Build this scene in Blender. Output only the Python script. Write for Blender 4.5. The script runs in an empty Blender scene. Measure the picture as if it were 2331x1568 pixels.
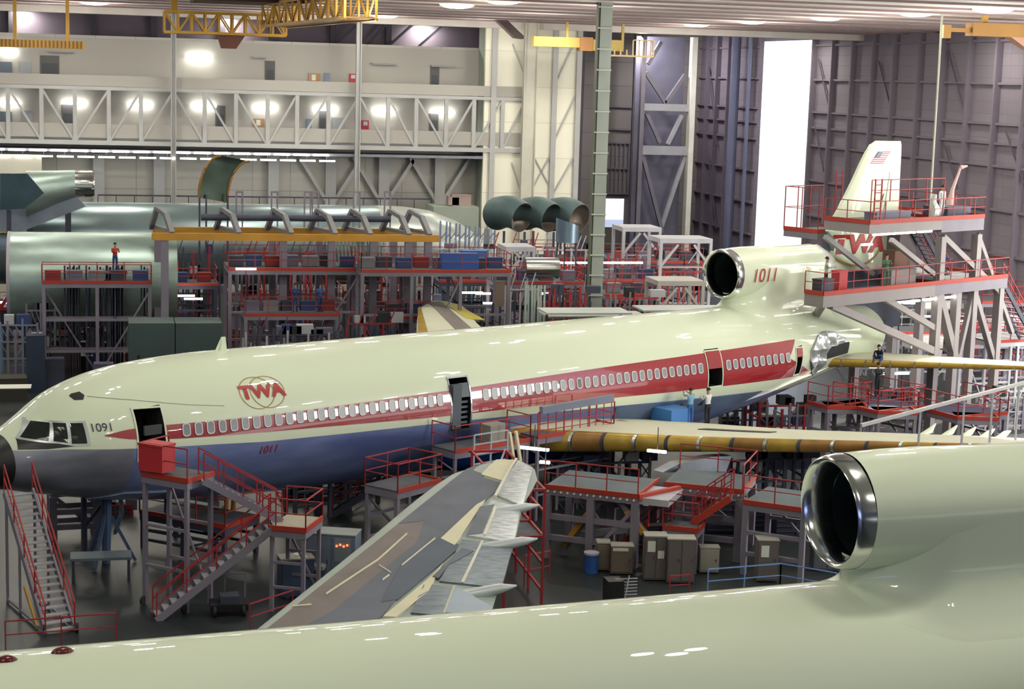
import bpy, bmesh, math, random
from mathutils import Vector, Matrix
random.seed(7)
SC=bpy.context.scene; COL=SC.collection
# ---------------- camera ----------------
F=4000.0; IW,IH=2331,1568; CH=18.8
PITCH=math.atan(608/F); ROLL=0.029; YAW=math.atan(965/4046.)
fwd=Vector((math.sin(YAW)*math.cos(PITCH),math.cos(YAW)*math.cos(PITCH),-math.sin(PITCH)))
r0=Vector((math.cos(YAW),-math.sin(YAW),0)); u0=r0.cross(fwd)
ri=r0*math.cos(ROLL)+u0*math.sin(ROLL); up=-r0*math.sin(ROLL)+u0*math.cos(ROLL)
CP=Vector((0,0,CH))
cam_d=bpy.data.cameras.new('camera'); cam=bpy.data.objects.new('camera',cam_d); COL.objects.link(cam)
cam_d.sensor_width=36; cam_d.lens=F/IW*36; cam_d.clip_end=2000; cam_d.clip_start=.5
cam.matrix_world=Matrix(((ri.x,up.x,-fwd.x,0),(ri.y,up.y,-fwd.y,0),(ri.z,up.z,-fwd.z,CH),(0,0,0,1)))
SC.camera=cam
# surveying helpers: where the line of sight through a picture point meets a plane of the place
def ray(x,y): return fwd*F+ri*(x-1165.5)-up*(y-784)
def GZ(x,y,z=0.0): r=ray(x,y); return CP+r*((z-CH)/r.z)
def GY(x,y,Y): r=ray(x,y); return CP+r*(Y/r.y)
def GX(x,y,X): r=ray(x,y); return CP+r*(X/r.x)
# ---------------- world, exposure ----------------
SC.view_settings.view_transform='Standard'; SC.view_settings.look='None'
SC.view_settings.exposure=0.0; SC.view_settings.gamma=1.0
w=bpy.data.worlds.new('world'); SC.world=w; w.use_nodes=True
nt=w.node_tree; bg=nt.nodes['Background']
geo=nt.nodes.new('ShaderNodeTexCoord'); dot=nt.nodes.new('ShaderNodeVectorMath'); dot.operation='DOT_PRODUCT'
nrm=nt.nodes.new('ShaderNodeVectorMath'); nrm.operation='NORMALIZE'
nt.links.new(geo.outputs['Generated'],nrm.inputs[0]); nt.links.new(nrm.outputs[0],dot.inputs[0])
dot.inputs[1].default_value=Vector((.5,.86,.12)).normalized()
mr=nt.nodes.new('ShaderNodeMapRange'); mr.inputs[1].default_value=.15; mr.inputs[2].default_value=.8
mr.inputs[3].default_value=.07; mr.inputs[4].default_value=3.2
nt.links.new(dot.outputs['Value'],mr.inputs[0]); nt.links.new(mr.outputs[0],bg.inputs['Strength'])
bg.inputs['Color'].default_value=(.62,.72,1.0,1)
SC.cycles.max_bounces=6; SC.cycles.diffuse_bounces=3; SC.cycles.glossy_bounces=3; SC.cycles.caustics_reflective=False; SC.cycles.caustics_refractive=False
SUN=bpy.data.lights.new('sun','SUN'); SUN.energy=9.0; SUN.angle=.012; SUN.color=(1,.93,.78)
so=bpy.data.objects.new('sun',SUN); COL.objects.link(so)
so.rotation_euler=Vector((.66,.52,.36)).to_track_quat('Z','Y').to_euler()
def area(name,loc,target,sx,sy,power,color=(1,1,1),shape='RECTANGLE'):
    l=bpy.data.lights.new(name,'AREA'); l.shape=shape; l.size=sx
    if shape=='RECTANGLE': l.size_y=sy
    l.energy=power; l.color=color
    o=bpy.data.objects.new(name,l); COL.objects.link(o); o.location=loc
    o.rotation_euler=(Vector(loc)-Vector(target)).to_track_quat('Z','Y').to_euler(); return o
# daylight through a door gap in the right wall, then two added fills
area('doorway_and_fill_light',(65.3,50,14),(0,78,5),20,9,10500,(1,.97,.90))
area('doorway_and_fill_light',(65.2,86,12),(28,150,12),20,18,9500,(1,.97,.86))  # added area light out of view, brightens the cream back wall
area('doorway_and_fill_light',(-25,-35,12),(10,75,4),40,16,3500,(.42,.52,1.0))  # added bluish fill from behind the camera
LAMPW=680
CEIL=23.4
# ---------------- materials ----------------
MT={}
def mat(name,col,rough=.6,metal=0.0,var=.08,scale=.6,coat=0.0,emit=None,estr=0,bump=0.0,stretch=None,spec=.5):
    if name in MT: return MT[name]
    m=bpy.data.materials.new(name); m.use_nodes=True; n=m.node_tree; b=n.nodes['Principled BSDF']
    tc=n.nodes.new('ShaderNodeTexCoord'); mp=n.nodes.new('ShaderNodeMapping'); nz=n.nodes.new('ShaderNodeTexNoise')
    n.links.new(tc.outputs['Object'],mp.inputs[0]); n.links.new(mp.outputs[0],nz.inputs['Vector'])
    if stretch: mp.inputs['Scale'].default_value=stretch
    nz.inputs['Scale'].default_value=scale; nz.inputs['Detail'].default_value=4
    cr=n.nodes.new('ShaderNodeValToRGB'); n.links.new(nz.outputs[0],cr.inputs[0])
    cr.color_ramp.elements[0].position=.3; cr.color_ramp.elements[1].position=.7
    cr.color_ramp.elements[0].color=[c*(1-var) for c in col]+[1]; cr.color_ramp.elements[1].color=[min(1,c*(1+var)) for c in col]+[1]
    n.links.new(cr.outputs[0],b.inputs['Base Color'])
    b.inputs['Roughness'].default_value=rough; b.inputs['Metallic'].default_value=metal
    b.inputs['Specular IOR Level'].default_value=spec
    if coat: b.inputs['Coat Weight'].default_value=coat; b.inputs['Coat Roughness'].default_value=.03
    if emit: b.inputs['Emission Color'].default_value=(*emit,1); b.inputs['Emission Strength'].default_value=estr
    if bump:
        bp=n.nodes.new('ShaderNodeBump'); bp.inputs['Strength'].default_value=bump; n.links.new(nz.outputs[0],bp.inputs['Height']); n.links.new(bp.outputs[0],b.inputs['Normal'])
    MT[name]=m; return m
def brick(name,col,line,bw,bh,mort,rough=.7,rot=None,metal=0,var=.06):
    m=bpy.data.materials.new(name); m.use_nodes=True; n=m.node_tree; b=n.nodes['Principled BSDF']
    tc=n.nodes.new('ShaderNodeTexCoord'); mp=n.nodes.new('ShaderNodeMapping'); bk=n.nodes.new('ShaderNodeTexBrick')
    n.links.new(tc.outputs['Object'],mp.inputs[0]); n.links.new(mp.outputs[0],bk.inputs['Vector'])
    if rot: mp.inputs['Rotation'].default_value=rot
    bk.offset=0; bk.inputs['Scale'].default_value=1; bk.inputs['Brick Width'].default_value=bw; bk.inputs['Row Height'].default_value=bh; bk.inputs['Mortar Size'].default_value=mort
    bk.inputs['Color1'].default_value=[c*(1-var) for c in col]+[1]; bk.inputs['Color2'].default_value=[c*(1+var) for c in col]+[1]; bk.inputs['Mortar'].default_value=(*line,1)
    n.links.new(bk.outputs['Color'],b.inputs['Base Color']); b.inputs['Roughness'].default_value=rough; b.inputs['Metallic'].default_value=metal
    MT[name]=m; return m
WHITE=mat('white_paint',(.70,.77,.59),.4,coat=.8,var=.015,scale=.3)
RED=mat('red_stripe_paint',(.36,.016,.022),.3,coat=.7,var=.03,scale=.5)
RED.node_tree.nodes['Principled BSDF'].inputs['Coat IOR'].default_value=2.1; RED.node_tree.nodes['Principled BSDF'].inputs['Coat Weight'].default_value=1
LRED=mat('red_lettering',(.42,.03,.03),.4,var=.02)
BLUEMET=mat('protective_blue_metal',(.10,.15,.36),.34,.75,var=.35,scale=.45,stretch=(.35,1,2.2))
GREYMET=mat('bare_metal',(.34,.36,.42),.3,.85,var=.25,scale=.8)
POL=mat('polished_metal',(.72,.73,.72),.16,1.0,var=.05)
GLASS=mat('dark_glass',(.02,.024,.022),.08,var=.1,spec=.8)
PANE=mat('window_pane',(.25,.26,.29),.3,var=.08)
PANED=mat('dark_window_pane',(.012,.012,.03),.15)
RIM=mat('white_window_rim',(.62,.64,.66),.5,var=.01)
BLACK=mat('black_paint',(.012,.012,.014),.4,var=.2)
DARK=mat('dark_interior',(.018,.02,.024),.8,var=.3)
GOLD=mat('gold_primer',(.44,.29,.05),.38,.35,var=.22,scale=1.5)
BROWNG=mat('bronze_primer',(.34,.18,.05),.4,.35,var=.2,scale=1.5)
CREAM=mat('cream_wing_paint',(.60,.60,.46),.5,var=.05)
SILV=mat('silver_edge',(.62,.66,.64),.25,.9,var=.1)
RRAIL=mat('red_rail_paint',(.34,.022,.028),.55,var=.15)
ORED=mat('orange_red_kick_board',(.40,.035,.018),.6,var=.12)
STEEL=mat('mauve_grey_steel',(.21,.19,.24),.6,var=.12)
STEELD=mat('dark_blue_steel',(.05,.055,.09),.6,var=.3)
STEELW=mat('pale_steel',(.42,.42,.47),.55,var=.1)
DECK=mat('deck_plate',(.09,.095,.115),.75,var=.25,scale=2)
WOOD=mat('pale_deck_boards',(.42,.38,.30),.7,var=.15,scale=3,stretch=(1,6,1))
YEL=mat('yellow_crane_paint',(.50,.27,.03),.55,var=.2)
YELB=mat('amber_beam_paint',(.50,.25,.03),.5,var=.15)
PAPER=mat('brown_masking_paper',(.20,.17,.165),.85,var=.10,scale=.8)
PAPERB=mat('slate_masking_paper',(.13,.14,.175),.8,var=.10,scale=.8)
TAPE=mat('masking_tape',(.62,.58,.42),.7)
FOIL=mat('crumpled_foil',(.64,.68,.72),.25,.65,var=.35,scale=2.5,bump=.9,stretch=(1.2,3.5,1))
GPRIM=mat('green_primer',(.07,.115,.12),.5,.3,var=.2)
SKING=mat('green_tinted_metal',(.36,.46,.42),.36,.55,var=.2,scale=.8,stretch=(.5,1,1.6))
PLAST=mat('plastic_wrap',(.62,.66,.62),.2,var=.15,scale=1.2,coat=.6,bump=.5)
LAMP=mat('lamp_glow',(1,1,.9),.5,emit=(1,.97,.80),estr=7)
FLUO=mat('fluorescent_tube',(1,1,1),.5,emit=(1,1,.92),estr=9)
CARD=mat('cardboard',(.17,.135,.105),.85,var=.08)
CABG=mat('taupe_cabinet_paint',(.13,.112,.11),.6,var=.05)
CABB=mat('blue_grey_equipment',(.16,.20,.27),.5,var=.12)
PPR=mat('white_paper',(.72,.72,.66),.8,var=.03)
BLUEP=mat('blue_paint',(.03,.10,.36),.5,var=.1)
BLUED=mat('blue_protective_sheet',(.015,.06,.26),.45,var=.25,scale=1)
SKIN=mat('skin',(.42,.24,.17),.6,var=.05); HAIR=mat('dark_hair',(.02,.015,.012),.8)
SHIRTW=mat('white_shirt',(.7,.72,.74),.85,var=.05); SHIRTR=mat('red_shirt',(.4,.05,.03),.85); JEANS=mat('blue_jeans',(.03,.06,.18),.9); DARKC=mat('dark_cloth',(.02,.022,.03),.9)
SHIRTB=mat('light_blue_shirt',(.2,.42,.6),.85)
RUBBER=mat('black_rubber',(.015,.015,.015),.7)
# ---------------- mesh helpers ----------------
class MB:
    def __init__(s,xf=None): s.v=[];s.f=[];s.m=[];s.xf=xf;s.cur=0
    def p(s,q):
        q=Vector(q); s.v.append(s.xf(q) if s.xf else q); return len(s.v)-1
    def face(s,ids): s.f.append(ids); s.m.append(s.cur)
    def box(s,a,b):
        x0,y0,z0=a;x1,y1,z1=b
        i=[s.p(q) for q in((x0,y0,z0),(x1,y0,z0),(x1,y1,z0),(x0,y1,z0),(x0,y0,z1),(x1,y0,z1),(x1,y1,z1),(x0,y1,z1))]
        for f in((0,3,2,1),(4,5,6,7),(0,1,5,4),(1,2,6,5),(2,3,7,6),(3,0,4,7)): s.face([i[k] for k in f])
        return s
    def bar(s,a,b,w=.1,h=None):
        a=Vector(a);b=Vector(b);h=h or w;d=b-a
        if d.length<1e-5: return s
        d.normalize(); r=Vector((0,0,1)) if abs(d.z)<.95 else Vector((0,1,0)); x=d.cross(r).normalized()*w/2; y=x.cross(d).normalized()*h/2
        i=[s.p(q) for q in(a-x-y,a+x-y,a+x+y,a-x+y,b-x-y,b+x-y,b+x+y,b-x+y)]
        for f in((0,3,2,1),(4,5,6,7),(0,1,5,4),(1,2,6,5),(2,3,7,6),(3,0,4,7)): s.face([i[k] for k in f])
        return s
    def tube(s,pts,r,n=8,cap=True):
        pts=[Vector(p) for p in pts]; rs=r if isinstance(r,(list,tuple)) else [r]*len(pts); rings=[]
        for k,p in enumerate(pts):
            d=(pts[min(k+1,len(pts)-1)]-pts[max(k-1,0)]).normalized(); q=Vector((0,0,1)) if abs(d.z)<.9 else Vector((0,1,0)); x=d.cross(q).normalized(); y=x.cross(d)
            rings.append([p+(x*math.cos(2*math.pi*j/n)+y*math.sin(2*math.pi*j/n))*rs[k] for j in range(n)])
        return s.loft(rings,True,cap)
    def loft(s,rings,closed=True,cap=False,skip=None):
        ids=[[s.p(q) for q in R] for R in rings]; n=len(rings[0])
        for k in range(len(ids)-1):
            for j in range(n if closed else n-1):
                if skip and skip(k,j): continue
                s.face([ids[k][j],ids[k][(j+1)%n],ids[k+1][(j+1)%n],ids[k+1][j]])
        if cap: s.face(ids[0][::-1]); s.face(ids[-1])
        return s
    def prism(s,poly,off):
        off=Vector(off); a=[s.p(q) for q in poly]; b=[s.p(Vector(q)+off) for q in poly]; n=len(poly)
        s.face(a[::-1]); s.face(b)
        for j in range(n): s.face([a[j],a[(j+1)%n],b[(j+1)%n],b[j]])
        return s
    def build(s,name,mats,parent=None,smooth=False,matrix=None,keep=False):
        me=bpy.data.meshes.new(name); me.from_pydata([tuple(v) for v in s.v],[],s.f)
        mats=mats if isinstance(mats,(list,tuple)) else [mats]
        for m in mats: me.materials.append(m)
        for i,k in enumerate(s.m): me.polygons[i].material_index=k
        if not keep:
            bm=bmesh.new(); bm.from_mesh(me); bmesh.ops.recalc_face_normals(bm,faces=bm.faces); bm.to_mesh(me); bm.free()
        if smooth:
            me.polygons.foreach_set('use_smooth',[True]*len(me.polygons))
            if smooth!='all': me.set_sharp_from_angle(angle=math.radians(smooth if smooth is not True else 35))
        o=bpy.data.objects.new(name,me); COL.objects.link(o)
        if parent: o.parent=parent
        if matrix: o.matrix_world=matrix
        return o
def tag(o,label,cat,group=None,kind=None):
    if label: o['label']=label
    if cat: o['category']=cat
    if group: o['group']=group
    if kind: o['kind']=kind
    return o
def empty(name,loc=(0,0,0),label=None,cat=None,group=None,mw=None):
    o=bpy.data.objects.new(name,None); COL.objects.link(o); o.location=loc; o.empty_display_size=.5
    if mw: o.matrix_world=mw
    return tag(o,label,cat,group)
def struct(o): o['kind']='structure'; return o
def dup(o,parent=None):
    c=o.copy(); COL.objects.link(c)
    if parent: c.parent=parent
    for ch in list(o.children): dup(ch,c)
    return c
def frame_mw(o,yaw,sl=0):
    d=Vector((math.sin(yaw)*math.cos(sl),math.cos(yaw)*math.cos(sl),math.sin(sl))); side=Vector((math.cos(yaw),-math.sin(yaw),0)); u=side.cross(d); u=u if u.z>0 else -u
    y=-side
    return Matrix(((d.x,y.x,u.x,o[0]),(d.y,y.y,u.y,o[1]),(d.z,y.z,u.z,o[2]),(0,0,0,1)))
FA=frame_mw((16.92672738,76.00490082,4.70924131),1.06655219,-.009)
FB=frame_mw((.117,32.69,4.937),1.4273,-.00414)
def FAp(t,s,h): return FA@Vector((t,-s,h))
def FBp(t,s,h): return FB@Vector((t,-s,h))
ts=lambda q: Vector((q[0],-q[1],q[2]))   # (along, towards camera, up) -> local axes
import math
def herm(tab,x):
    n=len(tab)
    if x<=tab[0][0]: return tab[0][1]
    if x>=tab[-1][0]: return tab[-1][1]
    for i in range(n-1):
        if x<=tab[i+1][0]: break
    def sl(j):
        if j<=0: return (tab[1][1]-tab[0][1])/(tab[1][0]-tab[0][0])
        if j>=n-1: return (tab[-1][1]-tab[-2][1])/(tab[-1][0]-tab[-2][0])
        a=(tab[j][1]-tab[j-1][1])/(tab[j][0]-tab[j-1][0]); b=(tab[j+1][1]-tab[j][1])/(tab[j+1][0]-tab[j][0])
        return 0 if a*b<=0 else 2*a*b/(a+b)
    x0,y0=tab[i]; x1,y1=tab[i+1]; h=x1-x0; u=(x-x0)/h
    return (2*u**3-3*u*u+1)*y0+(u**3-2*u*u+u)*h*sl(i)+(3*u*u-2*u**3)*y1+(u**3-u*u)*h*sl(i+1)
TOP=[(-24.9,-.55),(-24.6,-.15),(-24.1,.2),(-23.6,.48),(-23.2,.72),(-22.7,1.0),(-22.2,1.32),(-21.7,1.68),(-21.1,2.03),(-20.4,2.3),(-19.4,2.58),(-18.3,2.76),(-17,2.88),(-15.5,2.96),(-14,2.985),(20,2.985),(23,2.9),(27,2.6)]
BOT=[(-24.9,-.65),(-24.6,-.95),(-24.1,-1.15),(-23.2,-1.42),(-21.4,-1.85),(-19.2,-2.28),(-17.7,-2.5),(-15.9,-2.68),(-13,-2.88),(-9,-2.985),(11,-2.985),(15,-2.5),(20.5,-1.55),(24,-.9),(27,-.5)]
WID=[(-24.9,.05),(-24.6,.42),(-24.1,.85),(-23.6,1.18),(-23,1.52),(-22,1.98),(-21,2.33),(-20,2.58),(-18.5,2.8),(-17,2.92),(-15.5,2.975),(-14,2.985),(13,2.985),(17,2.95),(20,2.82),(24,2.5),(27,2.2)]
ZC=[(-24.9,-.6),(-24,-.45),(-22,-.2),(-20,-.1),(-15,0),(12,0),(17,.25),(20.5,.8),(24,1.0),(27,1.2)]
def fus(t): return herm(TOP,t),herm(BOT,t),herm(WID,t),herm(ZC,t)
def sect(t,th):
    a,b,w,c=fus(t)
    s=math.sin(th)
    return (t,w*math.cos(th),c+((a-c) if s>0 else (c-b))*s)
def surf(t,h,off=0.0):
    a,b,w,c=fus(t)
    k=(h-c)/((a-c) if h>c else (c-b)); k=max(-.999,min(.999,k))
    return (t,w*math.sqrt(1-k*k)+off*math.sqrt(1-k*k),h+off*k)
HB=[(-24.9,.3),(-23.15,.21),(-21.75,.24),(-20.1,.15),(-18.2,.06),(-15.9,-.05),(-13.9,-.18),(-9.7,-.28),(-5.1,-.36),(0,-.48),(8.4,-.74),(15,-.9),(19.6,-1.2),(27,-1.6)]
def hull_paint():
    # white above the cheat line, blue-grey metal below; the border height varies along the body
    m=bpy.data.materials.new('hull_paint'); m.use_nodes=True; n=m.node_tree; b=n.nodes['Principled BSDF']; L=n.links
    tc=n.nodes.new('ShaderNodeTexCoord'); sx=n.nodes.new('ShaderNodeSeparateXYZ'); L.new(tc.outputs['Object'],sx.inputs[0])
    mr=n.nodes.new('ShaderNodeMapRange'); mr.inputs[1].default_value=-25; mr.inputs[2].default_value=27; L.new(sx.outputs[0],mr.inputs[0])
    cr=n.nodes.new('ShaderNodeValToRGB'); L.new(mr.outputs[0],cr.inputs[0]); e=cr.color_ramp.elements
    while len(e)<len(HB): e.new(.5)
    for k,(t,h) in enumerate(HB): e[k].position=(t+25)/52; v=(h+3)/6; e[k].color=(v,v,v,1)
    ma=n.nodes.new('ShaderNodeMath'); ma.operation='MULTIPLY_ADD'; ma.inputs[1].default_value=1/6; ma.inputs[2].default_value=.5; L.new(sx.outputs[2],ma.inputs[0])
    gt=n.nodes.new('ShaderNodeMath'); gt.operation='GREATER_THAN'; L.new(ma.outputs[0],gt.inputs[0]); L.new(cr.outputs[0],gt.inputs[1])
    def noise(scale,st,c0,c1):
        mp=n.nodes.new('ShaderNodeMapping'); mp.inputs['Scale'].default_value=st; L.new(tc.outputs['Object'],mp.inputs[0])
        z=n.nodes.new('ShaderNodeTexNoise'); z.inputs['Scale'].default_value=scale; z.inputs['Detail'].default_value=3; L.new(mp.outputs[0],z.inputs['Vector'])
        r=n.nodes.new('ShaderNodeValToRGB'); r.color_ramp.elements[0].position=.35; r.color_ramp.elements[1].position=.65
        r.color_ramp.elements[0].color=(*c0,1); r.color_ramp.elements[1].color=(*c1,1); L.new(z.outputs[0],r.inputs[0]); return r
    wcol=noise(.2,(1,1,1),(.69,.76,.58),(.71,.78,.60)); bcol=noise(.5,(.4,1,1.6),(.11,.15,.36),(.24,.30,.56))
    # bare metal nose section ahead of the first door
    nb=noise(.6,(.5,1,1.5),(.17,.18,.23),(.30,.31,.38)); lt=n.nodes.new('ShaderNodeMath'); lt.operation='LESS_THAN'; lt.inputs[1].default_value=-19.4; L.new(sx.outputs[0],lt.inputs[0])
    mb=n.nodes.new('ShaderNodeMixRGB'); L.new(lt.outputs[0],mb.inputs[0]); L.new(bcol.outputs[0],mb.inputs[1]); L.new(nb.outputs[0],mb.inputs[2])
    mx=n.nodes.new('ShaderNodeMixRGB'); L.new(gt.outputs[0],mx.inputs[0]); L.new(mb.outputs[0],mx.inputs[1]); L.new(wcol.outputs[0],mx.inputs[2]); L.new(mx.outputs[0],b.inputs['Base Color'])
    iv=n.nodes.new('ShaderNodeMath'); iv.operation='MULTIPLY_ADD'; iv.inputs[1].default_value=-.45; iv.inputs[2].default_value=.45; L.new(gt.outputs[0],iv.inputs[0]); L.new(iv.outputs[0],b.inputs['Metallic'])
    b.inputs['Roughness'].default_value=.5; b.inputs['Specular IOR Level'].default_value=.25; b.inputs['Coat Weight'].default_value=.9; b.inputs['Coat Roughness'].default_value=.02
    return m
HULL=hull_paint()
def pmap(mb,poly,fn,n=1):
    """flat polygon (u,v) cut fine and laid on a surface fn(u,v,off) as a thin skin"""
    bm=bmesh.new(); vs=[bm.verts.new((u,v,0)) for u,v in poly]; f=bm.faces.new(vs); bmesh.ops.triangulate(bm,faces=[f])
    if n>1:
        us=[p[0] for p in poly]; vv=[p[1] for p in poly]
        for k in range(1,n):
            for ax,arr in((0,us),(1,vv)):
                c=min(arr)+(max(arr)-min(arr))*k/n; co=[0,0,0]; co[ax]=c; no=[0,0,0]; no[ax]=1
                bmesh.ops.bisect_plane(bm,geom=bm.verts[:]+bm.edges[:]+bm.faces[:],plane_co=co,plane_no=no)
    off={}
    for v in bm.verts: off[v]=mb.p(fn(v.co.x,v.co.y,1)); 
    for f in bm.faces: mb.face([off[v] for v in f.verts])
    lo={v:mb.p(fn(v.co.x,v.co.y,0)) for v in bm.verts}
    for e in bm.edges:
        if len(e.link_faces)==1: a,b=e.verts; mb.face([off[a],off[b],lo[b],lo[a]])
    bm.free()
def hullfn(off): return lambda t,h,k: ts(surf(t,h,off if k else 0))
def strip(mb,ctrl_hi,ctrl_lo,t0,t1,n,rows,off):
    up_,dn=[],[]
    R=[]
    for k in range(n+1):
        t=t0+(t1-t0)*k/n; a=herm(ctrl_hi,t); b=herm(ctrl_lo,t)
        R.append([ts(surf(t,b+(a-b)*j/rows,0)) if j<0 else ts(surf(t,b+(a-b)*j/rows,off)) for j in range(rows+1)])
    mb.loft(R,closed=False)
    E=[[ts(surf(t0+(t1-t0)*k/n,herm(c,t0+(t1-t0)*k/n),o)) for k in range(n+1)] for c in(ctrl_hi,ctrl_lo) for o in(off,-.02)]
    mb.loft(E[0:2],closed=False); mb.loft(E[2:4],closed=False)
def text_mesh(body,fn,size,mat_,name,parent,shear=0.0,bold=0.0,sub=6,mirror=1,spacing=1.0):
    cu=bpy.data.curves.new(name,'FONT'); cu.body=body; cu.size=1; cu.offset=bold; cu.shear=shear; cu.align_x='CENTER'; cu.align_y='CENTER'; cu.space_character=spacing
    tmp=bpy.data.objects.new('tmp',cu); COL.objects.link(tmp); dg=bpy.context.evaluated_depsgraph_get(); dg.update()
    me=bpy.data.meshes.new_from_object(tmp.evaluated_get(dg)); bpy.data.objects.remove(tmp); bpy.data.curves.remove(cu)
    bm=bmesh.new(); bm.from_mesh(me)
    bmesh.ops.remove_doubles(bm,verts=bm.verts,dist=1e-4)
    ys=[v.co.y for v in bm.verts]; 
    for k in range(1,sub):
        c=min(ys)+(max(ys)-min(ys))*k/sub
        bmesh.ops.bisect_plane(bm,geom=bm.verts[:]+bm.edges[:]+bm.faces[:],plane_co=(0,c,0),plane_no=(0,1,0))
    for v in bm.verts: v.co=fn(v.co.x*size,v.co.y*size,1)
    bm.to_mesh(me); bm.free(); me.materials.clear(); me.materials.append(mat_)
    o=bpy.data.objects.new(name,me); COL.objects.link(o)
    if parent: o.parent=parent
    return o
# ----- wing surface -----
def yt(c): return 5*(.2969*math.sqrt(max(c,0))-.126*c-.3516*c*c+.2843*c**3-.1036*c**4)
class Wing:
    def __init__(w,le,te,hle,hte,th,sgn=1): w.le,w.te,w.hle,w.hte,w.th,w.sgn=le,te,hle,hte,th,sgn
    def pt(w,c,s,side=1,off=0):
        a,b=herm(w.le,s),herm(w.te,s); ch=b-a; h=herm(w.hle,s)*(1-c)+herm(w.hte,s)*c
        return (a+ch*c, w.sgn*s, h+side*(yt(c)*ch*herm(w.th,s)+off))
    def at(w,t,s,off=.02):
        a,b=herm(w.le,s),herm(w.te,s); c=min(1,max(0,(t-a)/(b-a))); p=w.pt(c,s,1,off); return (t,p[1],p[2])
    def body(w,s0,s1,n,c0=0.0,m=14,c1=1.0):
        mb=MB(); R=[]
        for k in range(n+1):
            s=s0+(s1-s0)*k/n; cs=[c0+(c1-c0)*(1-math.cos(math.pi*j/m))/2 for j in range(m+1)]
            R.append([ts(w.pt(c,s,1)) for c in cs]+[ts(w.pt(c,s,-1)) for c in cs[::-1][(0 if c1<1 else 1):(None if c0>0 else -1)]])
        mb.loft(R,True,True); return mb
    def nose(w,s0,s1,c,depth,n=8):
        """rounded panel in front of the spar at chord fraction c"""
        mb=MB(); R=[]
        for k in range(n+1):
            s=s0+(s1-s0)*k/n; a=w.pt(c,s,1); b=w.pt(c,s,-1); hm=(a[2]+b[2])/2; hr=(a[2]-b[2])/2; d=depth*(hr/.45)
            R.append([ts((a[0]-d*math.cos(math.radians(x)),a[1],hm+hr*math.sin(math.radians(x)))) for x in range(90,-91,-15)])
        mb.loft(R,False); return mb
LE=[(2.5,-2.6),(12,5.5),(17,9.79),(22.08,14.08),(23.2,15.2),(24.1,16.7)]
TE=[(2.5,10.2),(9,11.1),(12,12.4),(16.75,14.94),(19.73,16.4),(23.24,18.2),(24.1,18.0)]
# ================= aircraft =================
def duct(parent,tend,open_end,label_text):
    """centre engine intake: lip, barrel, dark throat, dorsal pylon"""
    hc=4.7; n=48
    def ring(t,r,c=hc,tilt=0): return [ts((t+tilt*math.sin(2*math.pi*j/n),r*math.cos(2*math.pi*j/n),c+r*math.sin(2*math.pi*j/n))) for j in range(n)]
    prof=[(16.3,1.0),(16.05,1.01),(15.85,1.04),(15.7,1.09),(15.62,1.145),(15.6,1.18),(15.64,1.225),(15.74,1.255),(15.88,1.275),(16.02,1.285)]
    MB().loft([ring(t,r,hc,-.07) for t,r in prof]).build('intake_lip',POL,parent,True)
    MB().loft([ring(t,r,hc-max(0,(t-17))*.12) for t,r in[(16.3,.995),(17.5,1.02),(19.5,1.05)]]+[ring(19.62,.02)]).build('intake_throat',mat('dark_intake_lining',(.03,.045,.045),.35,.5,var=.3),parent,True)
    mb=MB(); st=[(16.02,1.285),(16.5,1.31),(17,1.33),(18,1.34),(20,1.30),(22,1.28),(tend,1.3)]
    mb.loft([ring(t,r,hc+.02*(t-16.4)*0-.03*max(0,t-19)*0) for t,r in st])
    mb.build('intake_barrel',WHITE,parent,True)
    # fairing that blends barrel into the hull
    R=[]
    for k in range(31):
        u=k/30; t=16.1+(min(tend,26)-16.1)*u**1.4; g=min(1,max(0,t-16.1)/1.8)**.6; ht=3.72+.98*min(1,max(0,(t-16.6)/1.5))
        wd=.14+1.16*g+.02*max(0,t-18); prof=[]; h0=2.85-.65*g; h1=3.12+.6*g; w0=surf(t,h0)[1]; sl=-1.0/max(.5,w0/h0)
        if t>22: h0-=.12*(t-22); w0=surf(t,h0)[1]
        for v in range(5): prof.append((wd,ht+(h1-ht)*v/5 if ht>h1 else h1))
        for v in range(15):
            u2=v/14; D=h0-h1; hh=h1+D*u2
            prof.append(((2*u2**3-3*u2*u2+1)*wd+(3*u2*u2-2*u2**3)*w0+(u2**3-u2*u2)*D*sl,hh))
        prof.append((surf(t,h0-.3)[1]-.08,h0-.3))
        R.append([ts((t,x,h)) for x,h in prof]+[ts((t,-x,h)) for x,h in prof[::-1]])
    mb=MB(); mb.loft(R,False,False)
    f=[mb.p(q) for q in R[0]]; mb.face(f[::-1])
    mb.build('dorsal_fairing',WHITE,parent,50)
def aircraft_hull(parent,t0,t1,doors,hullmat,cap0=False,cap1=True,name='fuselage'):
    tset=set(round(t0+k*.4,3) for k in range(int((t1-t0)/.4)+1))|{t1}
    for k in range(26): tset.add(round(-24.9+k*.16,3))
    for a,b,_,_ in doors: tset|={a,b}
    T=sorted(t for t in tset if t0<=t<=t1)
    hs=sorted({x for d in doors for x in d[2:]})
    th=[k*360/72 for k in range(72)]
    for h in hs:
        a=math.degrees(math.asin(h/2.985)); th=[x for x in th if abs(((x-a+180)%360)-180)>2]+[a%360]
    th=sorted(th); mb=MB()
    R=[[ts(sect(t,math.radians(a))) for a in th] for t in T]
    def skip(k,j):
        tm=(T[k]+T[k+1])/2; a2=th[(j+1)%len(th)]; 
        if a2<th[j]: a2+=360
        am=math.radians((th[j]+a2)/2); p=sect(tm,am)
        if p[1]<0: return False
        return any(a<tm<b and c<p[2]<d for a,b,c,d in doors)
    mb.loft(R,True,False,skip)
    if cap1:
        ids=[mb.p(q) for q in R[-1]]; mb.cur=1; mb.face(ids)
    return mb.build(name,[hullmat,DARK],parent,40)
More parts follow.
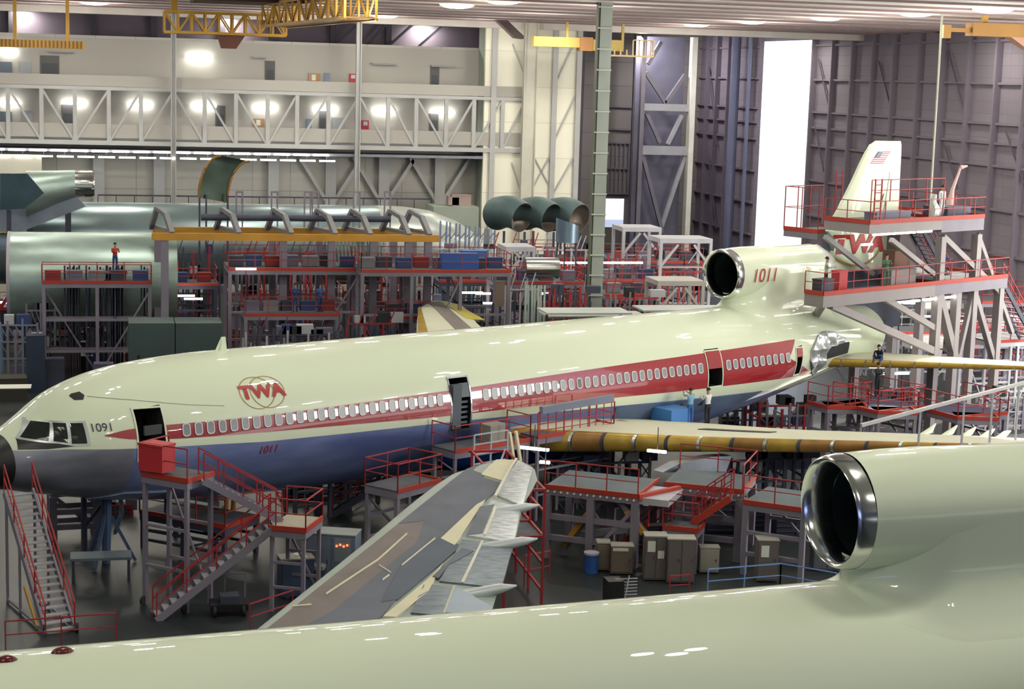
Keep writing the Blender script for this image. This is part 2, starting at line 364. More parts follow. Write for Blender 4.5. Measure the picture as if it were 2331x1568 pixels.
A=empty('airliner',mw=FA,label='whole white, red and blue wide-body airliner in the middle of the hangar',cat='airplane')
DOORS=[(-19.2,-18.12,-.33,1.48),(-4.44,-3.38,-.75,1.43),(11.72,12.75,-.33,1.38),(18.5,19.0,-.3,1.08)]
aircraft_hull(A,-24.9,26.9,DOORS,HULL)
# nose cone (black radome)
mb=MB(); R=[[ts(tuple(a+b for a,b in zip(sect(t,math.radians(x)),(0,0,0)))) for x in range(0,360,10)] for t in(-24.92,-24.8,-24.5,-24.2,-23.8,-23.35)]
R=[[Vector((q.x-.01,q.y*1.012,q.z*1.012)) for q in r] for r in R]; mb.loft(R,True,True); mb.build('radome',BLACK,A,True)
# red cheat line with swallow tail
HI=[(-20.4,.66),(-19.38,.82),(-18.13,.86),(-13.87,.82),(-9.6,.87),(-5,.95),(5.5,1.2),(10.9,1.3),(18.57,1.5)]
LO=[(-20.4,.64),(-19.43,.46),(-18.2,.36),(-13.9,.2),(-9.7,.07),(-5.1,-.07),(2.5,-.16),(5.35,-.23),(10.76,-.34),(14.7,-.37),(18.34,-.41),(20.4,-.44)]
def gaps(a,b,ds):
    out=[]; x=a
    for d0,d1 in ds:
        out.append((x,d0)); x=d1
    out.append((x,b)); return out
mb=MB()
for a,b in gaps(-20.4,17.8,[(d[0],d[1]) for d in DOORS[:3]]): strip(mb,HI,LO,a,b,max(4,int((b-a)/.6)),6,.012)
pmap(mb,[(17.8,.6),(17.9,.63),(18.57,1.5),(17.8,1.49)],hullfn(.012),6)
pmap(mb,[(17.8,-.4),(18.48,-.41),(18.48,.38),(17.9,.63),(17.8,.6)],hullfn(.012),6)
pmap(mb,[(19.02,-.42),(20.4,-.44),(19.02,.17)],hullfn(.012),4)
pmap(mb,[(18.48,-.42),(19.02,-.42),(19.02,-.3),(18.48,-.3)],hullfn(.012),2)
mb.build('red_stripe',RED,A,35)
# black glare shield under the windscreen
mb=MB(); pmap(mb,[(-23.2,.24),(-22.3,.26),(-21.4,.34),(-21.95,.50),(-22.32,.50),(-23.1,.58)],hullfn(.012),5); mb.build('glare_shield',BLACK,A)
mb=MB()
for q in([(-23.12,.58),(-22.45,1.17),(-20.93,1.17),(-20.93,.33),(-21.5,.34),(-21.95,.44),(-22.32,.46),(-23.0,.55)],): pmap(mb,q,hullfn(.018),7)
mb.build('windscreen_frame',mat('silver_frame',(.5,.55,.55),.35,.6),A,35)
for q in([(-22.98,.62),(-22.41,1.1),(-22.0,1.1),(-22.25,.52)],[(-21.92,1.1),(-21.56,1.1),(-21.66,.45),(-22.1,.52)],[(-21.46,1.1),(-21.05,1.1),(-21.04,.41),(-21.55,.42)]):
    mb=MB(); pmap(mb,q,hullfn(.03),5); mb.build('cockpit_window',GLASS,A)
mb=MB(); pmap(mb,[(-21.0,1.93),(-20.9,1.99),(-20.62,2.06),(-20.56,1.96),(-20.68,1.84),(-20.95,1.82)],hullfn(.02),3); mb.build('roof_hatch',BLACK,A)
mb=MB(); pts=[(-20.5,1.93),(-19.1,1.78),(-17,1.48),(-15.5,1.32)]
for a,b in zip(pts,pts[1:]): pmap(mb,[(a[0],a[1]),(b[0],b[1]),(b[0],b[1]+.02),(a[0],a[1]+.02)],hullfn(.006),4)
mb.build('panel_seam',mat('dark_seam',(.25,.26,.2),.8),A)  # thin darker line along the skin joint
# passenger windows
def rrect(w,h,r,n=4):
    out=[]
    for cx,cy,a0 in((w/2-r,h/2-r,0),(-w/2+r,h/2-r,90),(-w/2+r,-h/2+r,180),(w/2-r,-h/2+r,270)):
        for k in range(n+1): a=math.radians(a0+90*k/n); out.append((cx+r*math.cos(a),cy+r*math.sin(a)))
    return out
def window_mesh(pm,nm):
    mb=MB(); o=rrect(.335,.50,.12); i=rrect(.245,.41,.085)
    a=[mb.p((x,-.012,y)) for x,y in o]; b=[mb.p((x,-.012,y)) for x,y in i]; c=[mb.p((x,.012,y)) for x,y in o]; n=len(o)
    for j in range(n): mb.face([a[j],a[(j+1)%n],b[(j+1)%n],b[j]]); mb.face([a[j],c[j],c[(j+1)%n],a[(j+1)%n]])
    mb.cur=1; d=[mb.p((x,-.004,y)) for x,y in i]; mb.face(d)
    for j in range(n): mb.face([b[j],b[(j+1)%n],d[(j+1)%n],d[j]])
    return mb.build(nm,[RIM,pm],A)
wl=window_mesh(PANE,'passenger_window'); wd=window_mesh(PANED,'passenger_window'); used=set()
for n in list(range(-34,-9))+list(range(-5,23))+list(range(26,36)):
    src=wd if n in(0,3,6) else wl; src_id='d' if n in(0,3,6) else 'l'
    t=n*.508; h=.62+.004*n*.3 if n>0 else .62
    if src_id in used: o=src.copy(); COL.objects.link(o)
    else: o=src; used.add(src_id)
    q=surf(t,h,.03); o.location=ts(q); a=math.asin(h/2.985); b1=math.atan((surf(t+.2,h)[1]-surf(t-.2,h)[1])/.4)
    o.rotation_euler=(-a,0,-b1)
    if src_id=='d': o['label']='window with a dark uncovered pane'
# doorways
def doorway(d,name,mats,panel=None):
    a,b,c,e=d; r=empty(name); r.parent=A
    mb=MB(); dep=1.3
    n=6; hs=[c+(e-c)*k/n for k in range(n+1)]
    for t in(a,b):
        ring=[ts(surf(t,h,.0)) for h in hs]; inn=[Vector((q.x,q.y+dep,q.z)) for q in ring]; mb.loft([ring,inn],False)
    for h in(c,e):
        p=[ts(surf(t,h,0)) for t in(a,b)]; mb.loft([p,[Vector((q.x,q.y+dep,q.z)) for q in p]],False)
    q=[ts(surf(a,c)),ts(surf(b,c)),ts(surf(b,e)),ts(surf(a,e))]; y=max(v.y for v in q)+dep-.15
    mb.face([mb.p((v.x,y,v.z)) for v in q]); mb.build('door_recess',DARK,r)
    fr=MB()
    for t in(a-.05,b-.02): strip(fr,[(-99,e),(99,e)],[(-99,c),(99,c)],t,t+.07,1,6,.03)
    for h in(c-.06,e-.01): strip(fr,[(-99,h+.06),(99,h+.06)],[(-99,h),(99,h)],a-.05,b+.05,1,1,.03)
    fr.build('door_frame',mats,r); return r
for k,d in enumerate(DOORS):
    r=doorway(d,'doorway',WHITE if k!=1 else GREYMET)
    if k in(2,3):
        mb=MB(); m=.56 if k==2 else .62
        strip(mb,[(-99,d[3]-.02),(99,d[3]-.02)],[(-99,m),(99,m)],d[0]+.03,d[1]-.03,3,6,.05); mb.build('door_panel',RED,r,35)
    if k==0:
        mb=MB(); mb.box((d[0]+.25,-2.7,.55),(d[1]-.1,-2.6,.9)); mb.build('inner_trim',mat('dim_grey_trim',(.06,.065,.07),.7),r)
    if k==1:
        mb=MB(); strip(mb,[(-99,1.2),(99,1.2)],[(-99,.62),(99,.62)],d[0]+.5,d[1]-.05,2,3,.02); 
        mb.box((d[0]+.03,-3.0,-.7),(d[0]+.5,-2.75,1.2)); mb.build('inner_trim',mat('slate_door_trim',(.08,.10,.12),.5),r)
        mb=MB()
        for j in range(5): mb.box((d[0]+.5,-2.85,.35-j*.22),(d[1]-.06,-2.78,.45-j*.22))
        mb.build('step_slats',mat('blue_grey_slat',(.1,.12,.16),.5),r)
# logo, registrations
def ringpts(cx,cy,rx,ry,w,n=48):
    return [[(cx+(rx+o)*math.cos(2*math.pi*k/n),cy+(ry+o)*math.sin(2*math.pi*k/n)) for k in range(n)] for o in(0,w)]
LGY=1.68; LGX=-13.67
def arcfn(t0,h0,off):  # (x,y) metres on the skin, y measured around the body
    def f(x,y,k):
        a0=math.asin(max(-1,min(1,h0/2.985))); a=a0+y/2.985; return ts(surf(t0+x,2.985*math.sin(a),off))
    return f
lg=empty('fuselage_logo'); lg.parent=A
for cx in(-.24,.24):
    a,b=ringpts(cx,0,.76,.66,.03); f=arcfn(LGX,LGY,.02); mb=MB(); mb.loft([[f(x,y,1) for x,y in a],[f(x,y,1) for x,y in b]],True); mb.build('globe_ring',mat('gold_ring_line',(.35,.20,.05),.5),lg)
text_mesh('TWA',(lambda f:(lambda x,y,k:f(x*1.14,y,k)))(arcfn(LGX,LGY+.0,.03)),.76,LRED,'logo_lettering',lg,0.0,.045)
text_mesh('1091',arcfn(-20.45,.92,.02),.42,mat('blue_black_lettering',(.02,.03,.06),.5),'airframe_number',A,0,0)
text_mesh('1011',arcfn(-13.68,-.52,.02),.46,mat('dark_red_marking',(.30,.02,.06),.5),'belly_number',A,.25,.0)
duct(A,22.7,True,'')
text_mesh('1011',lambda x,y,k: ts((17.5+x,1.37,4.66+y)),1.0,LRED,'engine_number',A,.18,-.004)
# wrap round the open engine duct end
mb=MB(); n=32; R=[]
for t,r in((22.5,1.33),(22.9,1.4),(23.3,1.25),(23.7,1.1)): R.append([ts((t+random.uniform(-.08,.08),(r+random.uniform(-.06,.06))*math.cos(2*math.pi*j/n),4.6+(r+random.uniform(-.06,.06))*math.sin(2*math.pi*j/n))) for j in range(n)])
mb.loft(R,True,True); mb.build('plastic_duct_cover',PLAST,A,35)
MB().tube([ts((-14,0,2.95)),ts((-13.93,0,3.5))],[.11,.04],8).prism([ts((-14.25,-.02,2.95)),ts((-13.7,-.02,2.95)),ts((-13.78,-.02,3.52)),ts((-13.95,-.02,3.52))],(0,-.05,0)).build('blade_antenna',WHITE,A)
# tail fin
def finsec(h):
    f=[(4.4,24.6,30.5),(5.3,24.55,30.5),(6.2,24.6,30.48),(6.6,24.0,30.46),(7.6,24.75,30.43),(9.2,25.9,30.38),(11.2,27.35,30.32),(11.5,27.9,30.2)]
    le=herm([(a,b) for a,b,c in f],h); te=herm([(a,c) for a,b,c in f],h); return le,te
mb=MB(); R=[]
for h in(4.4,4.9,5.4,6.0,6.2,6.45,6.65,7.2,7.8,8.6,9.4,10.2,10.8,11.25,11.48):
    le,te=finsec(h); th=(.36-.022*(h-4.4)); th=th*(1 if h<11.3 else .5); ch=te-le
    cs=[0,.015,.05,.12,.25,.4,.6,.8,1]; up_=[ts((le+ch*c,yt(c)*th*2.2,h)) for c in cs]; dn=[ts((le+ch*c,-yt(c)*th*2.2,h)) for c in cs[::-1][1:-1]]
    R.append(up_+dn)
mb.loft(R,True,True); fin=mb.build('tail_fin',WHITE,A,30)
def finfn(off):
    def f(t,h,k):
        le,te=finsec(h); th=(.36-.022*(h-4.4)); c=min(1,max(0,(t-le)/(te-le))); return ts((t,yt(c)*th*2.2+(off if k else 0),h))
    return f
# rudder hinge line and slot
mb=MB(); pmap(mb,[(29.15,9.8),(29.2,9.8),(28.6,6.0),(28.5,6.0)],finfn(.01),3); mb.build('rudder_line',mat('dark_seam',(.25,.26,.2),.8),A)
mb=MB(); pmap(mb,[(28.62,8.6),(28.7,8.6),(28.45,7.9),(28.36,7.9)],finfn(.02),2); mb.build('rudder_slot',BLACK,A)
# flag
fl=empty('fin_flag'); fl.parent=A; sl_=.42
def FP(u,v): return (27.22+.66*v+u*1.18, 10.25+.66*v)
for k in range(13):
    mb=MB(); v0,v1=k/13,(k+1)/13; u0_=.38 if v0>=6.9/13 else 0
    pmap(mb,[FP(u0_,v0),FP(1,v0),FP(1,v1),FP(u0_,v1)],finfn(.025),6); mb.build('flag_stripe',mat('flag_red',(.45,.03,.04),.5) if k%2==0 else mat('flag_white',(.75,.75,.72),.5),fl)
mb=MB(); pmap(mb,[FP(0,7/13),FP(.38,7/13),FP(.38,1),FP(0,1)],finfn(.035),4); mb.build('flag_canton',mat('flag_blue',(.03,.05,.16),.5),fl)
mb=MB()
for i in range(6):
    for j in range(5):
        cx,cy=FP(.38*(i+.5)/6,7/13+6/13*(j+.5)/5); mb.prism([finfn(.05)(cx+.018*math.cos(a*1.2566),cy+.018*math.sin(a*1.2566),1) for a in range(5)],(0,-.004,0))
mb.build('flag_stars',mat('flag_white',(.75,.75,.72),.5),fl)
# fin logo: twin rings and letters
fgl=empty('fin_logo'); fgl.parent=A
for cx in(26.4,):
    a,b=ringpts(cx,5.95,2.2,1.15,.13,64); f=finfn(.03)
    mb=MB(); n=64
    for k in range(n):
        q=[a[k],a[(k+1)%n],b[(k+1)%n],b[k]]
        if all(24.5<u<30.3 and v<6.3 for u,v in q): mb.face([mb.p(f(u,v,1)) for u,v in q])
    mb.build('globe_ring',mat('gold_ring_paint',(.42,.26,.05),.5),fgl)
text_mesh('TWA',lambda x,y,k: finfn(.05)(26.6+x*1.45,5.86+y,1),1.35,LRED,'logo_lettering',fgl,.15,.05)
# green primer frame under the fin's cut-away leading edge
MB().prism([ts((23.95,.12,6.6)),ts((25.2,.12,6.1)),ts((24.75,.12,5.5)),ts((24.35,.12,5.7))],(0,.24,0)).build('fin_root_edge',GPRIM,A)
MB().box((24.6,-.7,1.2),(30.3,.7,4.5)).box((23.5,-.8,.4),(29.0,.8,1.6)).build('tail_frame',STEELD,A)
# stabilisers
def stab(sgn,parent):
    w_=Wing([(1.6,20.9),(10.9,28.0)],[(1.6,28.2),(10.9,30.6)],[(1.6,.0),(10.9,.42)],[(1.6,-.05),(10.9,.42)],[(1.6,.1),(10.9,.1)],sgn)
    st=w_.body(1.9,10.9,10,.06).build('stabiliser',CREAM,parent,40)
    for k in range(9):
        s0=1.95+k*1.0; w_.nose(s0,s0+.93,.06,.3,2).build('leading_edge_panel',GOLD,st,40)
    return w_
SW=stab(1,A); stab(-1,A)
# torn protective wrap beside the stabiliser root
P3=[(19.7,.9),(20.5,1.6),(21.3,1.75),(22.7,1.3),(23.0,1.1),(21.4,.95),(21.0,.3),(20.6,-.55),(20.3,-.3),(19.7,.35)]
mb=MB(); pmap(mb,P3,lambda t,h,k: ts(surf(t,h,(.12+.1*math.sin(t*7)+.08*math.sin(h*9)) if k else .02)),8); mb.build('torn_protective_wrap',mat('grey_plastic_film',(.50,.52,.54),.25,.5,var=.25,bump=.6,scale=3),A,35)
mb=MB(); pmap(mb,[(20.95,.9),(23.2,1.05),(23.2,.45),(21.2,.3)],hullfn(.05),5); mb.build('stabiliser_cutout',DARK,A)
# wings of the middle airliner
Wn=Wing([(a,b-.2) for a,b in LE],TE,[(2.5,-1.5),(12,-.95),(20,-.42),(24.1,-.2)],[(2.5,-1.9),(12,-1.05),(20,-.5),(24.1,-.2)],[(2.5,.10),(9,.10),(24,.09)],1)
wg=Wn.body(2.4,24,22,.12).build('wing',CREAM,A,40)
k=0; s=3.0
while s<23.5:
    Wn.nose(s+.05,s+1.03,.12,.35,2).build('leading_edge_panel',(GOLD if k in(0,1,3,4,5,6) or k%4==0 else BROWNG),wg,40)
    Wn.nose(s-.05,s+.05,.115,.36,1).build('leading_edge_rib',(STEELD if k%2 else SILV),wg,40); s+=1.08; k+=1
for i,s in enumerate((14.5,15.3,16.0,16.7,17.3)):
    a=Wn.pt(.93,s,1); MB().tube([ts((a[0]-.5,a[1],a[2]-.1)),ts((a[0]+.2,a[1],a[2]+.15)),ts((a[0]+.6,a[1],a[2]+.42-.05*i))],[.16,.13,.03],8).build('flap_track_cone',WHITE,wg,True)
mb=MB(); f=lambda t,s,k: ts(Wn.at(t,s,.03 if k else 0))
pmap(mb,[(5.1,8.3),(5.7,8.3),(7.3,10.9),(6.8,10.9)],f,4); mb.build('open_access_slot',BLACK,wg)
Wf=Wing(LE,TE,[(2.5,-2.1),(24.1,.5)],[(2.5,-2.2),(24.1,.45)],[(2.5,.11),(24,.1)],-1)
wf=Wf.body(2.4,24,18,.0).build('wing',CREAM,A,40)
f=lambda t,s,k: ts(Wf.at(t,s,.03 if k else -.02))
mb=MB(); pmap(mb,[(16.0,23.6),(17.0,23.6),(14.3,17.2),(12.9,17.2)],f,6); mb.build('masking_strip',PAPER,wf)
mb=MB(); pmap(mb,[(17.0,23.6),(18.0,23.2),(17.1,19.5),(16.0,20.0)],f,4); mb.build('yellow_masking',mat('yellow_masking_film',(.50,.42,.05),.5),wf)
mb=MB(); pmap(mb,[(14.6,22.8),(15.1,23.2),(10.8,17.2),(10.1,17.2)],f,5); mb.build('gold_leading_edge',GOLD,wf)
# wing root and belly fairing
mb=MB(); R=[]
for k in range(21):
    u=k/20; t=-4.6+16.5*u; g=math.sin(math.pi*min(1,max(0,u*1.0)))**.5
    R.append([ts((t,(2.2+1.05*g)*math.cos(math.radians(x))*1.0,-1.55+(-1.0-1.0*g)*math.sin(math.radians(x))*(1 if x>=0 else -.55))) for x in range(-90,271,12)])
mb.loft(R,True,True); mb.build('belly_fairing',BLUED,A,True)
mb=MB(); pmap(mb,[(5.5,-.72),(16.2,-.93),(14.9,-1.45),(9.5,-1.7),(5.5,-1.5)],hullfn(.05),8); mb.build('open_side_bay',mat('slate_blue_bay',(.09,.13,.22),.6,.2,var=.3),A)
mb=MB()
for k in range(4): pmap(mb,[(9.0+k*.75,-1.15),(9.3+k*.75,-1.15),(9.3+k*.75,-.95)],hullfn(.09),1)
mb.build('bay_vents',BLACK,A)
MB().box((8.1,-4.0,-1.7),(9.5,-2.7,-.95)).build('blue_protective_box',mat('bright_blue_sheet',(.05,.20,.55),.5),A)
# engine pylon under the near wing
mb=MB(); pl=[(1.0,-1.85),(5.0,-2.3),(5.3,-1.65),(4.0,-1.55),(2.0,-1.6)]
mb.prism([ts((t,9.6,h)) for t,h in pl],(0,-.55,0)); mb.build('engine_pylon',GREYMET,A)
# landing gear / support jacks
for t,s in((-19,0),(4,3.2),(4,-3.2)):
    g=MB(); h0=-4.7+.009*t
    g.tube([ts((t,s,-1.8)),ts((t,s,h0))],[.22,.16],10)
    for a in range(3):
        c,sn=math.cos(a*2.09+.4),math.sin(a*2.09+.4); g.bar(ts((t,s,h0+2.2)),ts((t+1.1*c,s+1.1*sn,h0+.05)),.12)
    g.build('support_jack',mat('jack_blue_paint',(.06,.10,.20),.5),A)
# gear doors, white scoop on the belly
mb=MB(); pmap(mb,[(-20.3,-1.98),(-19.3,-1.72),(-17.4,-1.85),(-18.6,-2.15)],lambda t,h,k:ts(surf(t,h,.05 if k else 0)),4); mb.build('belly_scoop',mat('pale_blue_scoop',(.35,.4,.55),.35,.6),A)
# ---------------- near airliner (cropped) ----------------
B=empty('airliner',mw=FB,label='nearest white airliner, only upper hull, intake and one covered wing in view',cat='airplane')
aircraft_hull(B,-20,29,[],HULL,name='fuselage')
duct(B,30,False,'')
Wb=Wing(LE,TE,[(2.5,-2.2),(12,-1.05),(24.1,.48)],[(2.5,-2.25),(12,-1.02),(24.1,.55)],[(2.5,.1),(24,.1)],-1)
wb=Wb.body(2.4,24.1,22,0).build('wing',mat('grey_green_wing_paint',(.30,.35,.32),.5,var=.06),B,40)
BM=FB.inverted(); 
def bw(px,py):
    o=BM@CP; r=(BM.to_3x3()@ray(px,py)); 
    # sight line against the wing's upper plane h=-1.9+.12(|s|-3)
    k=(-1.9-.36+.12*o.y-o.z)/(r.z-.12*r.y) if True else 0
    p=o+r*k; return (p.x,p.y)
f=lambda t,s,k: ts(Wb.at(t,s,(.035 if k else -.05)))
def sheet(name,m,pts,off=.035,n=6):
    mb=MB(); pmap(mb,[bw(*p) for p in pts],lambda t,s,k: ts(Wb.at(t,s,(off if k else -.05))),n); return mb.build(name,m,wb)
sheet('masking_paper',PAPER,[(605,1437),(905,1196),(965,1192),(950,1240),(760,1400),(690,1440)],.03)
sheet('masking_paper',PAPERB,[(690,1440),(760,1400),(950,1240),(965,1192),(905,1196),(1000,1120),(1062,1068),(1095,1050),(1152,1045),(1096,1090),(1148,1102),(1085,1160),(1000,1248),(868,1412),(840,1425)],.035)
sheet('masking_paper',mat('blue_slate_paper',(.10,.115,.15),.8,var=.1),[(868,1380),(915,1290),(1000,1228),(1050,1245),(1000,1290),(905,1372)],.05)
sheet('masking_tape_strip',TAPE,[(872,1412),(900,1412),(975,1350),(1010,1285),(975,1322)],.055,3)
sheet('masking_tape_strip',TAPE,[(1003,1232),(1035,1245),(1105,1140),(1085,1152)],.055,3)
sheet('masking_tape_strip',TAPE,[(1095,1085),(1146,1097),(1178,1045),(1130,1045)],.055,3)
for a,b in(((742,1361),(860,1283)),((860,1283),(926,1222)),((862,1296),(890,1314)),((665,1384),(708,1386)),((870,1330),(886,1318)),((914,1296),(990,1232))):
    sheet('masking_tape_strip',TAPE,[(a[0],a[1]-1.3),(b[0],b[1]-1.3),(b[0]+1,b[1]+1.3),(a[0]+1,a[1]+1.3)],.06,1)
sheet('flap_skin',FOIL,[(1150,1092),(1180,1046),(1213,1062),(1190,1147),(1130,1128)],.06,6)
sheet('flap_skin',FOIL,[(1118,1140),(1186,1150),(1170,1228),(1060,1222)],.06,6)
sheet('flap_skin',mat('slate_flap_metal',(.16,.19,.23),.35,.7,var=.3,scale=2,stretch=(1,4,1)),[(1052,1232),(1168,1234),(1142,1328),(1000,1326)],.055,6)
sheet('spoiler_panel',mat('dark_spoiler',(.10,.12,.15),.5,.3,var=.2),[(1092,1158),(1125,1150),(1098,1215),(1062,1222)],.075,3)
sheet('flap_skin',mat('slate_flap_metal',(.16,.19,.23),.35,.7),[(935,1400),(965,1335),(1035,1337),(1120,1388),(1118,1400)],.055,5)
sheet('flap_edge_strip',mat('cream_strip',(.62,.60,.48),.5),[(1173,1043),(1178,1043),(1130,1132),(1124,1132)],.09,3)
for q in(((1128,1155),(1103,1219)),((1098,1232),(1052,1326)),((1034,1335),(1011,1397))): sheet('flap_edge_strip',mat('cream_strip',(.62,.60,.48),.5),[(q[0][0]-2,q[0][1]),(q[0][0]+3,q[0][1]),(q[1][0]+4,q[1][1]),(q[1][0]-3,q[1][1])],.09,3)
sheet('spoiler_panel',mat('dark_spoiler',(.10,.12,.15),.5,.3,var=.2),[(1052,1252),(1078,1256),(1022,1290),(998,1322),(985,1318)],.08,3)
sheet('raised_flap',mat('pale_slate_flap',(.26,.31,.38),.4,.4),[(1036,1338),(1120,1374),(1118,1390),(1014,1398)],.12,3)
for px,py in((1228,1152),(1223,1229),(1176,1336)):
    t,s=bw(px,py); t0,s0=bw(px-85,py-3); h=-1.9+.12*(s-3)
    a=Vector((t0,s,h-.0)); mb=MB(); q=[]
    mb.tube([ts((t-4.2,-s,h-.35)),ts((t-3.0,-s,h-.25)),ts((t-1.4,-s,h-.12)),ts((t-.5,-s,h+.0)),ts((t,-s,h+.04))],[.04,.14,.19,.15,.03],12).build('flap_track_fairing',mat('pale_fairing_paint',(.52,.56,.58),.35,.3,var=.1),wb,True)
for px,py in((142,1483),(14,1503)):
    o=BM@CP; r=BM.to_3x3()@ray(px,py); best=None
    for k in range(200,1400):
        p=o+r*(k*.05/F); 
        if math.hypot(p.y,p.z)<3.0: best=p; break
    if best:
        n_=Vector((0,best.y,best.z)).normalized(); mb=MB(); R=[]
        for q in range(5):
            a=q*math.pi/8; R.append([best+Vector((.22*math.cos(a)*math.cos(b*.523),0,0))+n_.cross(Vector((1,0,0)))*(.13*math.cos(a)*math.sin(b*.523))+n_*(.13*math.sin(a)-.03) for b in range(12)])
        mb.loft(R,True,True).build('beacon_light',mat('dark_red_lens',(.12,.02,.02),.2),B,True)
# ================= the hangar =================
YB=150.0
WALLP=brick('cream_wall_panels',(.50,.48,.44),(.33,.31,.29),3.2,2.9,.035,.8,(math.radians(90),0,0))
WALLW=mat('cream_plaster',(.43,.41,.38),.85,var=.03,scale=.1)
WALLR=brick('mauve_ribbed_wall',(.235,.20,.245),(.17,.15,.19),60,.9,.02,.8,(math.radians(90),math.radians(90),0))
WALLB=brick('sunlit_cream_sheet',(.90,.87,.74),(.72,.68,.6),60,3.0,.03,.8,(math.radians(90),0,0))  # sunlight on this wall put into its pale base colour
STCOL=mat('pale_column_paint',(.46,.46,.46),.6,var=.06)
GRCOL=mat('grey_green_column_paint',(.32,.36,.33),.55,var=.08)
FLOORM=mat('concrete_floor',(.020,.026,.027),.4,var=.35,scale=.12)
CEILM=mat('pale_ceiling_panel',(.80,.76,.72),.7,var=.04,scale=.1)
X=lambda px,Y,py=300: GY(px,py,Y).x
def zz(px,py,Y): return GY(px,py,Y).z
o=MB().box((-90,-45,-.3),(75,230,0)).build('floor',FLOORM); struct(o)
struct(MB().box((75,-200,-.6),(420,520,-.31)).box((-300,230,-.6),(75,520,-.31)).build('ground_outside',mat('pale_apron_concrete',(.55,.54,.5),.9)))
# ceiling: flat panels with deep parallel beams
mb=MB().box((-90,-45,CEIL+1.2),(66,190,CEIL+1.5))
o=struct(mb.build('ceiling',CEILM)); 
struct(MB().box((-60,146.2,CEIL-.55),(66,147.6,CEIL+1.2)).build('trim_2',mat('pale_fascia',(.66,.60,.56),.6)))
for k in range(18):
    y=140.8-k*5.6; MB().box((-60,y,CEIL+.0),(66,y+4.6,CEIL+.15)).build('ceiling_panel',CEILM if k%2 else mat('mauve_ceiling_sheet',(.70,.64,.64),.7,var=.05),o)
    MB().box((-60,y-1.0,CEIL+.25),(66,y,CEIL+.3)).build('ceiling_slot',mat('dark_slot',(.05,.04,.05),.8),o); MB().box((-60,y+2.2,CEIL-.12),(66,y+2.45,CEIL)).build('ceiling_track',mat('brown_track',(.22,.15,.15),.7),o)
# back wall left part, below and above the gallery
xl=-62; xc=X(1088,YB)
o=struct(MB().box((xl,YB,0),(xc,YB+.4,CEIL-2.2)).build('wall_back',WALLP))
MB().box((xl,YB-.02,GY(500,352,YB).z+.2),(xc,YB-.0,GY(500,200,YB).z)).build('gallery_wall_face',WALLW,o)
MB().box((xl,YB-.03,GY(500,200,YB).z),(xc-0,YB-.0,GY(600,99,YB).z)).build('upper_wall_face',WALLW,o)
struct(MB().box((xl,YB+5,CEIL-8),(xc+8,YB+5.4,CEIL+1.2)).build('wall_clerestory',mat('dark_mauve_sheet',(.10,.08,.11),.8,var=.1)))
for k,px in enumerate((30,215,350,505,615,755,880)):
    MB().box((X(px,YB+4.6)-.25,YB+4.3,CEIL-6),(X(px,YB+4.6)+.25,YB+4.9,CEIL+1)).build('trim_1',mat('dark_post',(.04,.035,.05),.8))['kind']='structure'
mb=MB()
for a,b in((755,815),(830,880),(880,940),(950,1010)): mb.bar(GY(a,108,YB+4),GY(b,55,YB+4),.22)
struct(mb.build('trim_2',mat('dark_post',(.04,.035,.05),.8)))
# columns on the lower wall
for px in(225,362,622,752,873,1000):
    o=MB().box((X(px,YB-.3,400)-.45,YB-.7,0),(X(px,YB-.3,400)+.45,YB-.02,GY(px,350,YB).z)).build('wall_column',STCOL); tag(o,{225:'flat pale wall column directly behind the polished tail duct',362:'flat pale wall column just left of the tall left hangar column',622:'flat pale wall column right of the hanging curved skin panel',752:'flat pale wall column with slanting struts, between panel and second tall column',873:'pale wall column with spread knee braces, right of the second tall column',1000:'pale wall column with knee braces beside the green corner return'}[px],'column')
    if px in(752,873,1000):
        x=o.data.vertices[0].co.x+.45; z=GY(px,360,YB).z
        for sg in(-1,1): MB().bar((x+sg*2.6,YB-.5,z),(x+sg*.35,YB-.5,z-3.6),.3).bar((x+sg*2.4,YB-.5,z-9),(x+sg*.35,YB-.5,z-5),.3).build('knee_brace',STCOL,o)
# handrail along the lower wall
zr=GY(400,446,YB-3).z; xq=X(222,YB-3); cw=empty('rear_catwalk',(xq,YB-3,0),'narrow dark-railed catwalk along the foot of the pale back wall','walkway')
r=MB().bar((0,0,zr),(X(985,YB-3)-xq,0,zr),.12)
for k in range(20): r.bar((k*1.45,0,zr),(k*1.45,0,zr-1.4),.07)
r.build('guard_rail',STEELD,cw); MB().box((0,-.1,zr-1.55),(X(985,YB-3)-xq,1.6,zr-1.4)).build('deck_plate',STEELD,cw)
for k in range(8): MB().bar((k*3.9+.2,.8,0),(k*3.9+.2,.8,zr-1.5),.2).build('leg',STEELD,cw)
# gallery: two-storey walkway with a truss front
g=empty('gallery_walkway',(0,YB-3.2,0),'two-storey pale walkway with truss front running along the back wall','walkway')
Yf=YB-3.2; xr=X(1197,Yf)
zt=GY(500,179,Yf).z; zu=GY(500,203,Yf).z; zl=GY(500,212,Yf).z; zb1=GY(500,335,Yf).z; zb0=GY(500,325,Yf).z
def gp(n,m,a,b): o=MB().box(a,b).build(n,m,None); o.parent=g; o.matrix_parent_inverse=Matrix.Translation((0,-(YB-3.2),0)); return o
gp('upper_parapet',WALLW,(xl,Yf,zu),(xr,Yf+.15,zt)); gp('upper_edge_beam',STCOL,(xl,Yf-.12,zl),(xr,Yf+.3,zu-.05))
gp('upper_deck',STCOL,(xl,Yf+.2,zu-.3),(xc-.2,YB-.06,zu-.1)); gp('lower_chord',STCOL,(xl,Yf-.1,zb1),(xr,Yf+.35,zb0))
